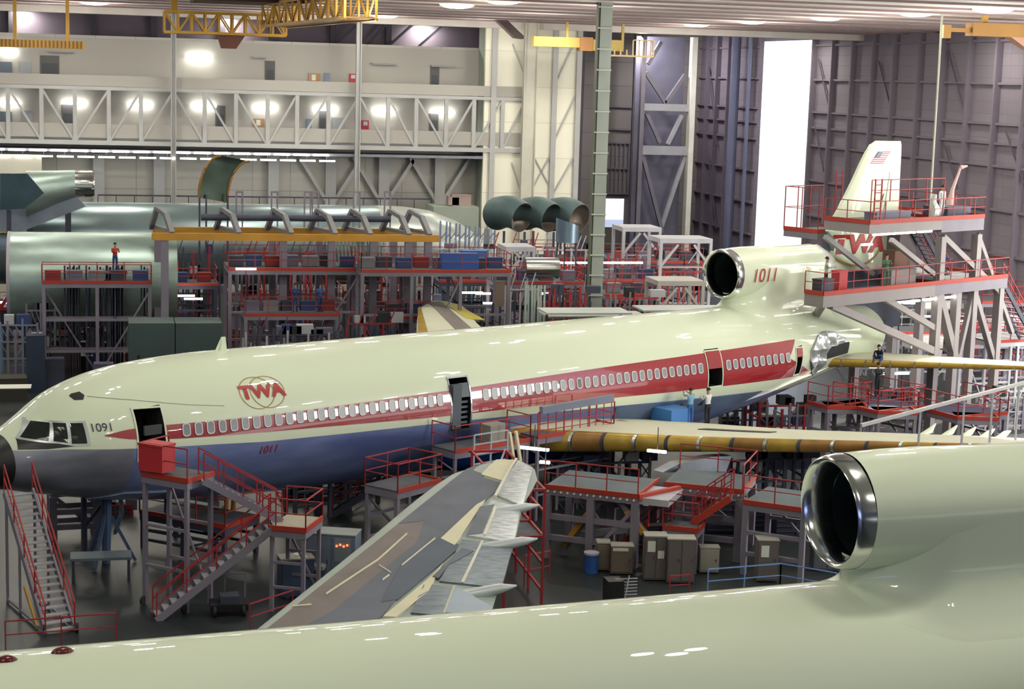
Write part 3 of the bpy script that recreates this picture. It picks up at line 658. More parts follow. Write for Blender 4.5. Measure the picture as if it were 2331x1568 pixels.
gp('lower_deck',mat('dark_gallery_deck',(.18,.17,.18),.8),(xl,Yf+.1,zb0-.05),(xc-.2,YB-.06,zb0+.05)); gp('lower_parapet',WALLW,(xl,Yf+.05,GY(500,319,Yf).z),(xr,Yf+.15,GY(500,288,Yf).z))  # lower deck in a darker grey than the parapets
posts=[-52,19,95,171,248,321,395,466,537,609,676,747,817,883,947,1015,1078,1143,1195]
for px in posts:
    if px in(395,817): continue
    x=X(px,Yf); gp('truss_post',STCOL,(x-.16,Yf-.08,zb0),(x+.16,Yf+.2,zl))
dirs='\\\\\\///\\\\\\///\\\\\\///'
for k in range(18):
    a,b=X(posts[k],Yf),X(posts[k+1],Yf); s=dirs[(k+0)%18]
    s='\\\\\\///\\\\\\///\\\\\\///'[k] 
    p,q=((a+.1,zl-.1),(b-.1,zb0)) if s=='\\' else ((a+.1,zb0),(b-.1,zl-.1))
    o=MB().bar((p[0],Yf+.05,p[1]),(q[0],Yf+.05,q[1]),.17,.17).build('truss_diagonal',STCOL); o.parent=g; o.matrix_parent_inverse=Matrix.Translation((0,-(YB-3.2),0))
# lighting soffit under the gallery
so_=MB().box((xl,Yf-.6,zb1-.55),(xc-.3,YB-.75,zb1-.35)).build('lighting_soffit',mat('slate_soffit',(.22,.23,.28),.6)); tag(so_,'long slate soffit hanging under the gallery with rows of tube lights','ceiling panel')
for row,(yy,zq) in enumerate(((Yf-.75,zb1-.5),(Yf-.9,zb1-.95))):
    for i in range(34):
        x=xl+26+i*1.62+(.5 if row else 0)
        if x>xc-1.5: break
        o=MB().box((x,yy,zq-.05),(x+1.3,yy+.12,zq+.08)).build('tube_light',FLUO); tag(o,'bright tube light in the rows under the gallery soffit','light','tube lights under the gallery'); child_=MB().bar((x+.6,yy+.12,zq+.05),(x+.6,Yf-.5,zb1-.4),.04).build('hanger',STEELD,o)
# gallery fluorescent fittings, doors, boards
def plate(name,m,px0,py0,px1,py1,Y,th,label,cat,group=None,parts=None):
    a=GY(px0,py1,Y); b=GY(px1,py0,Y); root=MB().box((a.x,Y-th,a.z),(b.x,Y,b.z)).build(name,m); tag(root,label,cat,group); return root,a,b
FL2=[(140,199,235,'leftmost lower-gallery light fitting right of the far-left one'),(290,348,238,''),(435,492,241,''),(575,632,245,''),(712,769,249,''),(847,902,252,''),(979,1034,256,''),(1110,1165,260,'')]
for i,(a,b,y,_) in enumerate(FL2):
    o,_,_=plate('fluorescent_light',FLUO,a,y-1,b,y+2,YB-.04,.5,'lit twin-tube fitting on the lower gallery, %s of eight from the left'%['first','second','third','fourth','fifth','sixth','seventh','eighth'][i],'light')
    lo=area('gallery_lamp',((X(a,YB)+X(b,YB))/2,YB-1.2,zl-1.0),((X(a,YB)+X(b,YB))/2,YB,zl-4),2.2,.25,9,(1,1,.88))
o,_,_=plate('fluorescent_light',FLUO,424,128,482,131,YB-.04,.5,'lit twin-tube light fitting on the upper gallery right of the tall left column','light')
area('gallery_lamp',(X(452,YB),YB-1.0,GY(450,131,YB).z),(X(452,YB),YB,GY(450,170,YB).z),2.2,.25,22,(1,1,.85))
plate('fluorescent_light',FLUO,0,117,40,121,YB-.04,.5,'lit light fitting at the left edge of the upper gallery','light')
plate('fluorescent_light',FLUO,0,231,46,237,YB-.04,.5,'lit light fitting at the left edge of the lower gallery','light')
for a,b,y in((112,168,118),(575,605,131),(846,901,146),(980,1035,151)):
    plate('fluorescent_light',mat('unlit_fitting',(.3,.3,.3),.6),a,y-1,b,y+1,YB-.04,.5,'unlit grey light fitting on the upper gallery %s'%{112:'above the big dark door',575:'left of the narrow dark door',846:'right of the second tall column',980:'near the far-right dark door'}[a],'light')
dm=mat('dark_grey_door',(.10,.095,.10),.6); dm2=mat('dark_grey_door_low',(.06,.065,.075),.6)
for i,(a,b,y0,y1,l) in enumerate([(92,135,127,172,'wide dark grey double door on the upper gallery near its left end'),(603,626,139,190,'narrow dark door on the upper gallery between the two tall columns'),(979,1000,153,200,'narrow dark door on the upper gallery, far right'),(141,167,238,290,'dark door on the lower gallery near its left end'),(490,513,241,292,'dark door on the lower gallery right of the tall left column'),(726,746,252,296,'dark door on the lower gallery left of the second tall column'),(977,998,258,300,'dark door on the lower gallery at far right')]):
    o,p,q=plate('gallery_door',dm,a,y0,b,y1,YB-.04,.08,l,'door'); m=(p.z+q.z)/2+.2
    MB().box((p.x+.12,YB-.14,p.z),(q.x-.12,YB-.12,m)).build('door_leaf',dm2,o)
for a,b,y0,y1,nm,m,l,c in[(702,728,167,187,'notice_board',mat('tan_board',(.42,.25,.13),.8),'tan notice board on the upper gallery wall','board'),(738,750,166,187,'wall_cabinet',mat('blue_grey_cabinet',(.20,.25,.36),.6),'small blue-grey cabinet beside the tan upper board','cabinet'),(576,602,270,289,'notice_board',mat('tan_board',(.42,.25,.13),.8),'tan notice board with white papers on the lower gallery','board'),(697,709,271,292,'wall_cabinet',mat('blue_grey_cabinet',(.20,.25,.36),.6),'blue-grey cabinet on the lower gallery beside the door','cabinet'),(756,784,268,295,'wall_cabinet',mat('grey_cabinet',(.33,.35,.38),.6),'wide grey cabinet on the lower gallery left of the second tall column','cabinet'),(45,71,141,168,'wall_cabinet',mat('grey_cabinet',(.33,.35,.38),.6),'grey cabinet near the left end of the upper gallery','cabinet'),(0,27,141,168,'wall_cabinet',mat('blue_cab_dark',(.12,.15,.2),.6),'dark glazed cabinet at the left edge of the upper gallery','cabinet'),(0,27,254,282,'wall_cabinet',mat('blue_cab_dark',(.12,.15,.2),.6),'dark glazed cabinet at the left edge of the lower gallery','cabinet'),(48,74,252,282,'wall_cabinet',mat('grey_cabinet',(.33,.35,.38),.6),'grey cabinet near the left end of the lower gallery','cabinet')]:
    o,p,q=plate(nm,m,a,y0,b,y1,YB-.04,.15,l,c)
    if nm=='notice_board': MB().box((p.x+.25,YB-.22,p.z+.15),(p.x+.6,YB-.2,q.z-.12)).build('pinned_sheet',PPR,o)
for a,b,y0,y1,l in((795,811,168,189,'red-framed fire cabinet on the upper gallery, left of the second tall column'),(823,839,274,297,'red-framed fire cabinet on the lower gallery, right of the second tall column')):
    o,p,q=plate('fire_cabinet',mat('fire_red',(.42,.03,.05),.5),a,y0,b,y1,YB-.04,.2,l,'cabinet'); MB().box((p.x+.12,YB-.27,(p.z+q.z)/2),(q.x-.12,YB-.25,q.z-.1)).build('glass_pane',mat('pale_glass',(.5,.5,.55),.3),o)
# low white office wall at far left under the gallery
struct(MB().box((xl,YB-4,0),(X(94,YB-4),YB-3.6,GY(50,352,YB-4).z)).build('wall_office',mat('bright_white_wall',(.75,.73,.62),.8)))
# tall columns
def column(px,py0,Y,w_,d,m,label,lad=False):
    x=X(px,Y,300); o=empty('hangar_column',(x,Y,0),label,'column')
    MB().box((-w_/2,-d/2,0),(-w_/2+.07,d/2,CEIL+.2)).box((w_/2-.07,-d/2,0),(w_/2,d/2,CEIL+.2)).box((-w_/2,-.05,0),(w_/2,.05,CEIL+.2)).build('column_shaft',m,o)
    return o
column(395,0,YB-4,.42,.5,STCOL,'tall pale steel column at left, passing in front of the gallery')
column(814,0,YB-4,.42,.5,STCOL,'tall pale steel column, second from the left, in front of the gallery')
c=column(1203,0,YB-4,1.15,.6,mat('bright_column_paint',(.62,.60,.52),.6),'wide bright cream column where the gallery ends')
# near ladder column
Yc=104; p=GZ(1352,715,4.0); x=GY(1363,400,Yc).x
c=empty('hangar_column',(x,Yc,0),'near grey-green column with a rung ladder, rising behind the airliner','column')
MB().box((-.33,-.3,0),(.42,-.22,CEIL+1)).box((-.02,-.22,0),(.07,.3,CEIL+1)).box((-.33,.22,0),(.42,.3,CEIL+1)).build('column_shaft',GRCOL,c)
MB().box((-.5,-.38,0),(-.42,.05,CEIL+1)).box((-.42,-.2,0),(-.3,.1,CEIL+1)).build('cable_tray',mat('dark_olive_steel',(.10,.11,.08),.6),c)
for k in range(20):
    MB().box((-.5,-.45,.6+k*1.25),(.44,-.36,.68+k*1.25)).build('ladder_rung',mat('pale_rung',(.5,.52,.48),.6),c)
# --- bright wall, recess and doors right of the gallery ---
YW=147.0
o=struct(MB().box((xc-.15,YW-.02,0),(X(1315,YW),YW+.4,CEIL+1.2)).build('wall_bright',WALLB))
struct(MB().box((xc-.1,YW,0),(xc+.3,YB,CEIL+1.2)).build('wall_return',mat('greenish_return_wall',(.33,.38,.32),.8)))
for px in(1120,1258,1312): MB().box((X(px,YW)-.22,YW-.35,0),(X(px,YW)+.22,YW,CEIL+1)).build('wall_rib',STCOL,o)
for a,b,ya,yb in((1168,1200,100,190),(1266,1308,190,95),(1262,1312,320,215),(1212,1255,430,350),(1255,1212,430,350),(1260,1308,440,355),(1165,1195,370,470)): MB().bar(GY(a,ya,YW-.15),GY(b,yb,YW-.15),.10).build('wall_brace',STCOL,o)
X2=66.0; Y2=X2/ (GY(1590,300,100).x/100)
# dark side return and far wall
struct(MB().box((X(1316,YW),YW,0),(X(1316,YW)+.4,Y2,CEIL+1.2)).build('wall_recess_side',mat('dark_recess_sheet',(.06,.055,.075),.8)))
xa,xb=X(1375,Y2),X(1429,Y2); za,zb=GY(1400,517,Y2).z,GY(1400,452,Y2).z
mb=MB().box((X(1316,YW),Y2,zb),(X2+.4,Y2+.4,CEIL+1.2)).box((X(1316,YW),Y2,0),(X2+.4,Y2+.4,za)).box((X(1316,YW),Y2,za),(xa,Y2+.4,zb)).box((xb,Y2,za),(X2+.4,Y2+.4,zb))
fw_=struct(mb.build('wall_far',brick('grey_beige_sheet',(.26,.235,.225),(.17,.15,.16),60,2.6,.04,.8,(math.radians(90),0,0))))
zg0,zg1=GY(1400,440,Y2).z,GY(1400,325,Y2).z
for k in range(6): xx=X(1383,Y2)+k*(X(1432,Y2)-X(1383,Y2))/5; MB().bar((xx,Y2-.2,zg0),(xx,Y2-.2,zg1),.14).build('window_mullion',STEEL,fw_)
for z in(zg0,(zg0+zg1)/2,zg1,zg1+1.5,zg1+4): MB().bar((X(1383,Y2),Y2-.2,z),(X(1436,Y2),Y2-.2,z),.2).build('window_transom',STEEL,fw_)
MB().box((X(1436,Y2-3),Y2-3.5,0),(X(1448,Y2-3),Y2-3,CEIL+1)).build('far_post',mat('taupe_post',(.2,.18,.18),.7),fw_)
# framed sliding door tower with bright edge post
Yd=Y2-14; t=empty('sliding_door_leaf',(X(1505,Yd),Yd,0),'tall framed sliding door leaf with diagonal bracing and a bright edge post','door')
def tp(n,m,mb): o=mb.build(n,m); o.parent=t; o.matrix_parent_inverse=Matrix.Translation(-t.location); return o
tp('door_sheet',mat('indigo_door_sheet',(.16,.155,.22),.7,var=.1),MB().box((X(1455,Yd),Yd+2,0),(X(1566,Yd),Yd+2.2,CEIL)))
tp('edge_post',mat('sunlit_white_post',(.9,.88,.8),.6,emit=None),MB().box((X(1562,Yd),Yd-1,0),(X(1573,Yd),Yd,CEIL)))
tp('edge_post',STEEL,MB().box((X(1452,Yd),Yd-.6,0),(X(1461,Yd),Yd,CEIL)))
for y0,y1 in((236,252),(332,352)): tp('cross_beam',STEELW,MB().box((X(1455,Yd),Yd-.5,GY(1500,y1,Yd).z),(X(1562,Yd),Yd,GY(1500,y0,Yd).z)))
for a,b,c_,d_,m in((1475,146,1505,95,STEEL),(1470,165,1515,235,STEEL),(1560,170,1515,235,STEEL),(1472,258,1502,325,STEEL),(1552,262,1520,328,STEELW),(1462,350,1508,530,STEEL),(1560,352,1506,515,STEELW)):
    tp('door_diagonal',m,MB().bar(GY(a,b,Yd-.1),GY(c_,d_,Yd-.1),.38))
# right wall with the big door gap
def yx(px): return X2/(GY(px,300,100).x/100)
Yg0,Yg1=yx(1849),yx(1722); ztop=GX(1800,92,X2).z
mb=MB().box((X2,66,0),(X2+.4,88,CEIL+1.5)).box((X2,112,0),(X2+.4,Yg0,CEIL+1.5)).box((X2,88,20),(X2+.4,112,CEIL+1.5)).box((X2,Yg1,0),(X2+.4,Y2,CEIL+1.5)).box((X2,Yg0,ztop),(X2+.4,Yg1,CEIL+1.5))
rw=struct(mb.build('wall_right',WALLR))
RIB=mat('mauve_rib',(.20,.17,.215),.7,var=.05)
for px in(1612,1634,1660,1851,1895,1940,1987,2035,2092,2147,2206,2270,2335): MB().box((X2-.55,yx(px)-.12,0),(X2,yx(px)+.12,CEIL+1.2)).build('wall_rib',RIB,rw)
for py in(104,181.5,254.7,290,330.9,410,490,570,640):
    z=GX(1851,py,X2).z
    for a,b in((112,Yg0),(Yg1,Y2)): MB().box((X2-.3,a,z-.09),(X2-.0,b,z+.09)).build('wall_girt',RIB,rw)
for a,ya,b,yb in((1863,135,1886,240),(2000,140,2028,245),(2158,115,2195,250),(1856,290,1875,390),(2150,330,2180,430),(2290,300,2331,420),(2100,500,2130,640),(1612,140,1632,330),(1612,350,1630,520)):
    MB().bar(GX(a,ya,X2-.3),GX(b,yb,X2-.3),.12).build('wall_brace',mat('dark_brace',(.12,.105,.14),.7),rw)
ps=mat('blue_grey_door_post',(.16,.17,.28),.5)
for px,w_ in((1692,.9),(1724,.35)):
    o=MB().tube([(X2-1.2,yx(px),0),(X2-1.2,yx(px),CEIL+.6)],w_/2*1.1,12).build('door_post',ps); tag(o,'round blue-grey post left of the bright door gap' if px<1700 else 'slim blue-grey post on the left edge of the bright door gap','post')
# lamps in the ceiling: a regular grid over the whole hangar
vis=[(215,5),(875,35),(1040,12),(1145,2),(1460,63),(1585,55),(1710,48),(1880,40),(2085,30),(2260,22)]
LM=MB(); 
for i in range(24): a=i*math.pi/12
def fixture(p,label):
    o=empty('ceiling_light',(p.x,p.y,CEIL-.06),label,'light')
    n=24
    MB().loft([[( r*math.cos(2*math.pi*k/n),r*math.sin(2*math.pi*k/n),z) for k in range(n)] for r,z in((1.15,.06),(1.1,-.04),(.85,-.14))],True,False).build('reflector',mat('lamp_reflector',(.9,.88,.7),.5,emit=(1,.93,.62),estr=1.3),o,True)
    MB().loft([[( r*math.cos(2*math.pi*k/n),r*math.sin(2*math.pi*k/n),z) for k in range(n)] for r,z in((.85,-.14),(.5,-.2),(.05,-.22))],True,False).build('bulb',LAMP,o,True)
    return o
names=['over the gallery at far left','right of the amber bridge crane, lower one','right of the amber bridge crane, upper one','at the top edge of the picture, left of the ladder column','just right of the ladder column','second right of the ladder column','third right of the ladder column','above the bright door gap','above the right wall, left of the dark cable','in the top right corner']
for (px,py),nm in zip(vis,names): fixture(GZ(px,py,CEIL-.06),'glowing round high-bay lamp '+nm)
for (px,py) in vis:
    p=GZ(px,py,CEIL); l=bpy.data.lights.new('ceiling_wash','POINT'); l.energy=420; l.shadow_soft_size=.35; l.color=(1,.96,.8); q=bpy.data.objects.new('ceiling_wash',l); COL.objects.link(q); q.location=(p.x,p.y,CEIL-1.1)  # added point light below each lamp to brighten the ceiling
for i in range(5):
    for j in range(4):
        l=bpy.data.lights.new('ceiling_wash','POINT'); l.energy=500; l.shadow_soft_size=.6; l.color=(1,.95,.85); q=bpy.data.objects.new('ceiling_wash',l); COL.objects.link(q); q.location=(-20+i*17,90+j*17,CEIL-2.5)  # added grid of lights without fittings, washing the ceiling
for i in range(7):
    for j in range(10):
        cx,cy=-40+i*17+(8 if j%2 else 0),18+j*17
        for q in(range(3) if j<6 else range(1)):
            ox,oy=(0,0) if j>=6 else (random.uniform(-1.5,1.5),random.uniform(-1.6,1.6)); area('high_bay_and_fill_light',(cx+ox,cy+oy,CEIL-.2),(cx+ox,cy+oy,0),.75 if j<6 else 1.3,0,LAMPW/(3 if j<6 else 1),(1,.96,.82),'DISK')

for x,y in((58,164),(54,176),(60,182)): area('high_bay_and_fill_light',(x,y,CEIL-.4),(66,y+2,6),1.5,0,900,(1,.95,.95),'DISK')  # added lights aimed at the recess wall to brighten it
# ================= builders for docks, stairs, people, crates =================
def child(mb,n,m,par,smooth=False,label=None):
    o=mb.build(n,m,par,smooth)
    if label: o['label']=label
    return o
def rails(par,pts,z,h=1.05,step=1.5,m=None,r=.042,closed=False):
    """guard rail along a chain of ground points; one part per straight run"""
    m=m or RRAIL
    for a,b in zip(pts,pts[1:]):
        a=Vector((a[0],a[1],z));b=Vector((b[0],b[1],z)); n=max(1,round((b-a).length/step)); mb=MB(); U=Vector((0,0,1))
        mb.bar(a+U*h,b+U*h,r).bar(a+U*h*.52,b+U*h*.52,r*.8)
        for k in range(n+1): q=a.lerp(b,k/n); mb.bar(q,q+U*h,r)
        child(mb,'guard_rail',m,par)
def kick(par,pts,z,h=.18,m=None):
    mb=MB()
    for a,b in zip(pts,pts[1:]): mb.bar((a[0],a[1],z+h/2),(b[0],b[1],z+h/2),.06,h)
    child(mb,'kick_board',m or ORED,par)
def deck(name,label,cat,loc,rot,L,W,H,rl='fblr',legm=None,deckm=None,nleg=2,z0=0,brace=True,rm=None,group=None,lv=(),kb=True,lw=.16,rh=1.05,parent=None):
    o=empty(name,loc,label,cat,group); o.rotation_euler=(0,0,rot); legm=legm or STEEL
    if parent: o.parent=parent
    child(MB().box((0,0,H-.08),(L,W,H)),'deck_plate',deckm or DECK,o)
    child(MB().box((0,0,H-.34),(L,.1,H-.08)).box((0,W-.1,H-.34),(L,W,H-.08)).box((0,.1,H-.34),(.1,W-.1,H-.08)).box((L-.1,.1,H-.34),(L,W-.1,H-.08)),'edge_beam',legm,o)
    e={'f':((0,0),(L,0)),'r':((L,0),(L,W)),'b':((L,W),(0,W)),'l':((0,W),(0,0))}
    for k in rl: rails(o,e[k],H,rh,m=rm)
    if kb: kick(o,[(0,0),(L,0),(L,W)],H-.1)
    if H-.34>z0+.2:
        for i in range(nleg):
            x=.1+(L-.2)*i/max(1,nleg-1)
            for y in(.1,W-.1): child(MB().bar((x,y,z0),(x,y,H-.34),lw),'leg',legm,o)
        if brace:
            for q in(.33,.66):
                z=z0+(H-.34-z0)*q
                for y in(.1,W-.1): child(MB().bar((.1,y,z),(L-.1,y,z),lw*.7),'cross_rail',legm,o)
            for i in range(nleg-1):
                x=.1+(L-.2)*i/(nleg-1); x2=.1+(L-.2)*(i+1)/(nleg-1); child(MB().bar((x,.1,z0+.3),(x2,.1,H-.5),lw*.5) if i%2 else MB().bar((x,W-.1,H-.5),(x2,W-.1,z0+.3),lw*.5),'brace',legm,o)
    return o
def stairs(name,label,b,t,width,n=16,m=None,tm=None,rm=None,rl=True,parent=None):
    b=Vector(b);t=Vector(t); d=t-b; d2=Vector((d.x,d.y,0)); run=d2.length; d2.normalize(); sd=Vector((-d2.y,d2.x,0))*width/2; m=m or STEEL
    o=empty(name,b,label,'stairs') if not parent else empty(name,b)
    if parent: o.parent=parent; o.matrix_parent_inverse=parent.matrix_world.inverted() if False else Matrix.Translation((0,0,0))
    U=Vector((0,0,1))
    for s in(-1,1):
        child(MB().bar(sd*s,d+sd*s,.07,.26),'stringer',m,o)
        if rl:
            mb=MB(); mb.bar(sd*s+U*1.0,d+sd*s+U*1.0,.045).bar(sd*s+U*.55,d+sd*s+U*.55,.038)
            for k in range(5): q=d*(k/4)+sd*s; mb.bar(q,q+U*1.0,.045)
            child(mb,'handrail',rm or RRAIL,o)
    base=None
    for k in range(n):
        q=d*((k+.5)/n)
        if base is None: mb=MB(); mb.bar(-sd,sd,.24,.05); base=child(mb,'tread',tm or STEELW,o); base.location=q
        else: c=base.copy(); COL.objects.link(c); c.location=q
    return o
def wheels(par,pts,r=.16):
    for x,y in pts: child(MB().tube([(x-.05,y,r),(x+.05,y,r)],r,14),'wheel',RUBBER,par,35)
def cabinet(name,label,cat,loc,rot,L,W,H,m,parts=2,papers=(),group=None,z=0,top=None):
    o=empty(name,(loc[0],loc[1],z if len(loc)<3 else loc[2]),label,cat,group); o.rotation_euler=(0,0,rot)
    child(MB().box((0,0,.05),(L,W,H)),'body',m,o)
    child(MB().box((-.02,-.02,H),(L+.02,W,H+.05)),'top_panel',top or mat('pale_cabinet_top',(.36,.34,.30),.7),o)
    w_=L/parts
    for k in range(parts):
        d=child(MB().box((k*w_+.03,-.03,.12),((k+1)*w_-.03,0,H-.06)),'door',m,o); child(MB().box((k*w_+w_*.8,-.06,H*.5),(k*w_+w_*.85,-.03,H*.58)),'door_handle',STEELD,d)
    for (x,zz_,w,h) in papers: child(MB().box((x,-.045,zz_),(x+w,-.03,zz_+h)),'pinned_sheet',PPR,o)
    return o
def crate(name,label,cat,loc,rot,L,W,H,m,group=None):
    mb=MB().box((-L/2,-W/2,0),(L/2,W/2,H)); o=mb.build(name,m); o.location=loc; o.rotation_euler=(0,0,rot); tag(o,label,cat,group)
    child(MB().box((-L/2-.02,-W/2-.02,H-.06),(L/2+.02,W/2+.02,H+.02)),'lid',m,o); return o
def person(label,loc,rot,shirt,pants,pose='stand',hair=None,arms=0,hat=None):
    J={'pel':(0,0,.95),'ch':(0,0,1.28),'nk':(0,0,1.48),'hd':(0,-.02,1.63),'ht':(0,-.02,1.74)}
    def leg(s):
        if pose=='stand': return [(s*.09,0,.92),(s*.10,-.01,.5),(s*.11,.02,.08),(s*.12,-.14,.05)]
        if pose=='walk': return [(s*.09,0,.92),(s*.10,-s*.14,.5),(s*.10,-s*.2,.1),(s*.10,-s*.2-.13,.06)]
        if pose=='sit': return [(s*.10,0,.12),(s*.22,-.36,.42),(s*.16,-.55,.08),(s*.16,-.7,.06)]
    if pose=='sit': J={'pel':(0,0,.14),'ch':(0,-.12,.48),'nk':(0,-.2,.68),'hd':(0,-.26,.82),'ht':(0,-.28,.92)}
    def arm(s):
        c=J['nk']; sh=(s*.19,c[1],c[2]-.05)
        if arms==0: return [sh,(s*.24,c[1]+.02,c[2]-.33),(s*.23,c[1]-.08,c[2]-.58)]
        if arms==1: return [sh,(s*.22,c[1]-.12,c[2]-.28),(s*.12,c[1]-.38,c[2]-.22)]
        return [sh,(s*.24,c[1]-.2,c[2]-.1),(s*.12,c[1]-.42,c[2]+.0)]
    V=[];E=[];Rr=[];M=[]
    def add(p,r,par,mi=0):
        V.append(p);Rr.append(r);M.append(mi)
        if par is not None: E.append((par,len(V)-1))
        return len(V)-1
    p0=add(J['pel'],.13,None); c0=add(J['ch'],.15,p0); n0=add(J['nk'],.065,c0); h0=add(J['hd'],.095,n0); h1=add(J['ht'],.07,h0); add((J['hd'][0],J['hd'][1]-.11,J['hd'][2]-.01),.02,h0)
    fing=[]
    for s in(-1,1):
        L=leg(s); a=add(L[0],.10,p0); a=add(L[1],.065,a); a=add(L[2],.045,a); add(L[3],.04,a)
        A_=arm(s); a=add(A_[0],.06,c0); a=add(A_[1],.045,a); a=add(A_[2],.032,a)
        d=(Vector(A_[2])-Vector(A_[1])).normalized(); w_=Vector((1,0,0)) if abs(d.x)<.8 else Vector((0,1,0)); hnd=Vector(A_[2])+d*.06; hh=add(tuple(hnd),.028,a)
        for k in range(4): add(tuple(hnd+d*(.075-.008*abs(k-1.4))+w_*(.024*(k-1.5))),.0085,hh)
        add(tuple(hnd+d*.02+w_*.05*-s),.009,hh)
    me=bpy.data.meshes.new('person'); me.from_pydata(V,E,[]); o=bpy.data.objects.new('person',me); COL.objects.link(o)
    md=o.modifiers.new('skin','SKIN'); 
    for i,v in enumerate(me.skin_vertices[0].data): v.radius=(Rr[i],Rr[i]*(.75 if i in(0,1) else 1)); v.use_root=(i==0)
    o.modifiers.new('sub','SUBSURF').levels=1
    dg=bpy.context.evaluated_depsgraph_get(); dg.update(); nm=bpy.data.meshes.new_from_object(o.evaluated_get(dg)); o.modifiers.clear(); o.data=nm; bpy.data.meshes.remove(me)
    nm.materials.clear(); [nm.materials.append(x) for x in(SKIN,shirt,pants,RUBBER)]
    hips=J['pel'][2]+.04
    for f in nm.polygons:
        c=f.center; f.use_smooth=True
        if pose=='sit': f.material_index=0 if (c.z>J['nk'][2]-.0 and abs(c.x)<.15) else (2 if (c.z<.3 or (c.y<-.12 and c.z<.46)) else 1)
        elif c.z<.1: f.material_index=3
        elif c.z<hips: f.material_index=2 if abs(c.x)<.19 else 0
        elif c.z>J['nk'][2]-.02: f.material_index=0
        else: f.material_index=0 if (math.hypot(c.x,c.y)>.42 or (abs(c.x)>.2 and c.z<J['nk'][2]-.5)) else 1
    o.location=loc; o.rotation_euler=(0,0,rot); o.name='person'; tag(o,label,'person')
    R=[]; hc=Vector(J['hd'])+Vector((0,.02,.035))
    for k in range(5):
        a=k*math.pi/2/4; R.append([hc+Vector((.105*math.cos(a)*math.cos(b*.6283),.115*math.cos(a)*math.sin(b*.6283),.13*math.sin(a))) for b in range(10)])
    child(MB().loft(R,True,True),'hair' if not hat else 'cap',hat or hair or HAIR,o,True)
    return o
RA=math.atan2(FA.col[0].y,FA.col[0].x)   # heading of the middle airliner
# ================= stands in front of the middle airliner =================
def face(a,b): return math.atan2(b.y-a.y,b.x-a.x)
# left stairs to the nose
sb=GZ(137,1440,0); stp=GZ(42,1118,3.9); stairs('access_stairs','tall steel stairs with red handrails rising to the nose at the left edge',sb,stp,1.0,20,STEEL,STEELW)
n2=empty('access_stairs_frame',(sb.x,sb.y,0)); 
d=stp-sb; mb=MB()
for s in(-.5,.5):
    o_=Vector((-d.y,d.x,0)).normalized()*s; mb.bar(o_+d*.62+Vector((0,0,-.1)),o_+Vector((d.x*.62,d.y*.62,0)),.09).bar(o_+d*.95,o_+Vector((d.x*.95,d.y*.95,0)),.1).bar(o_+Vector((0,0,.12)),o_+Vector((d.x*.95,d.y*.95,.12)),.08)
bpy.data.objects.remove(n2)
st=bpy.data.objects['access_stairs']; child(mb,'support_frame',STEEL,st); child(MB().bar((-.75,-.1,.3),(-1.15,.5,1.5),.07),'tow_bar',YEL,st)
child(MB().tube([(-.55,0,.16),(-.45,0,.16)],.16,12).tube([(.5,.0,.16),(.6,.0,.16)],.16,12),'caster',RUBBER,st)
# front service tower with the red box
fl=GZ(322,1375,0); fr_=GZ(425,1397,0); rt=face(fl,fr_); 
tw=deck('service_tower','tall pale-legged service tower with red kick boards at the front door','work stand',fl,rt,2.05,1.5,4.75,'fl',STEEL,DECK,2,lw=.14,rh=1.1)
wheels(tw,[(.1,0),(1.95,0)])
crate('tool_chest','bright red tool chest standing on the front service tower','chest',tw.matrix_world@Vector((0,0,0)) if False else GY(357,1068,(fl.y+fr_.y)/2+.5)-Vector((0,0,.02)),rt,1.05,.7,.95,mat('bright_red_box',(.50,.03,.04),.5))
# landing tower and the two flights
ll=GZ(610,1392,0); Hh=3.05
lt=deck('stair_landing_tower','square landing tower with pale plank floor where the two red-railed flights meet','work stand',ll,rt*.6,1.35,1.9,Hh,'fbr',STEEL,WOOD,2,lw=.13)
a=tw.matrix_world; bpy.context.view_layer.update()
topr=tw.matrix_world@Vector((2.05,.75,4.7)); lan=lt.matrix_world@Vector((-.05,1.2,Hh)); lan2=lt.matrix_world@Vector((0,.45,Hh)); 
stairs('stair_flight','upper red-railed stair flight from the front tower down to the landing',lan,topr,.85,14,STEEL,STEELW)
ft=GZ(352,1405,0); stairs('stair_flight','lower red-railed stair flight from the landing down to the dark floor',ft,lan2,.85,15,STEEL,STEELW)
# consoles, cart and bits on the left floor
c0=GZ(700,1345,0); co=cabinet('control_console','blue-grey control console with red lamps beside the covered wing','console',c0,rt*.5,1.75,1.0,2.15,CABB,2,top=mat('grey_console_top',(.28,.30,.30),.6))
child(MB().box((1.0,-.06,1.2),(1.6,-.03,2.05)),'control_panel',mat('pale_panel',(.24,.28,.33),.5),co)
for k in range(4): child(MB().box((1.05+k*.13,-.09,1.75+.05*(k%2)),(1.12+k*.13,-.06,1.82+.05*(k%2))),'indicator_lamp',mat('red_indicator',(.8,.1,.02),.4,emit=(1,.15,.05),estr=3),co)
child(MB().box((.1,-.5,.95),(.7,-.03,1.1)),'shelf',mat('grey_console_top',(.28,.30,.30),.6),co)
c0=GZ(645,1395,0)+Vector((.1,1.7,0)); co=cabinet('control_console','dark blue console with white dish inside the landing tower legs','console',c0,.1,1.2,.8,1.4,mat('deep_blue_console',(.05,.07,.13),.5),1); child(MB().tube([(.7,.3,1.4),(.7,.3,1.55)],[.32,.2],16),'dish',PPR,co)
c0=GZ(520,1395,0); ca=empty('tug_cart',c0,'small dark wheeled cart on the floor left of the landing tower','cart'); child(MB().box((-.65,-.45,.2),(.65,.45,.42)),'cart_bed',BLACK,ca); child(MB().box((-.3,-.3,.42),(.35,.3,.68)),'motor_box',STEELD,ca); 
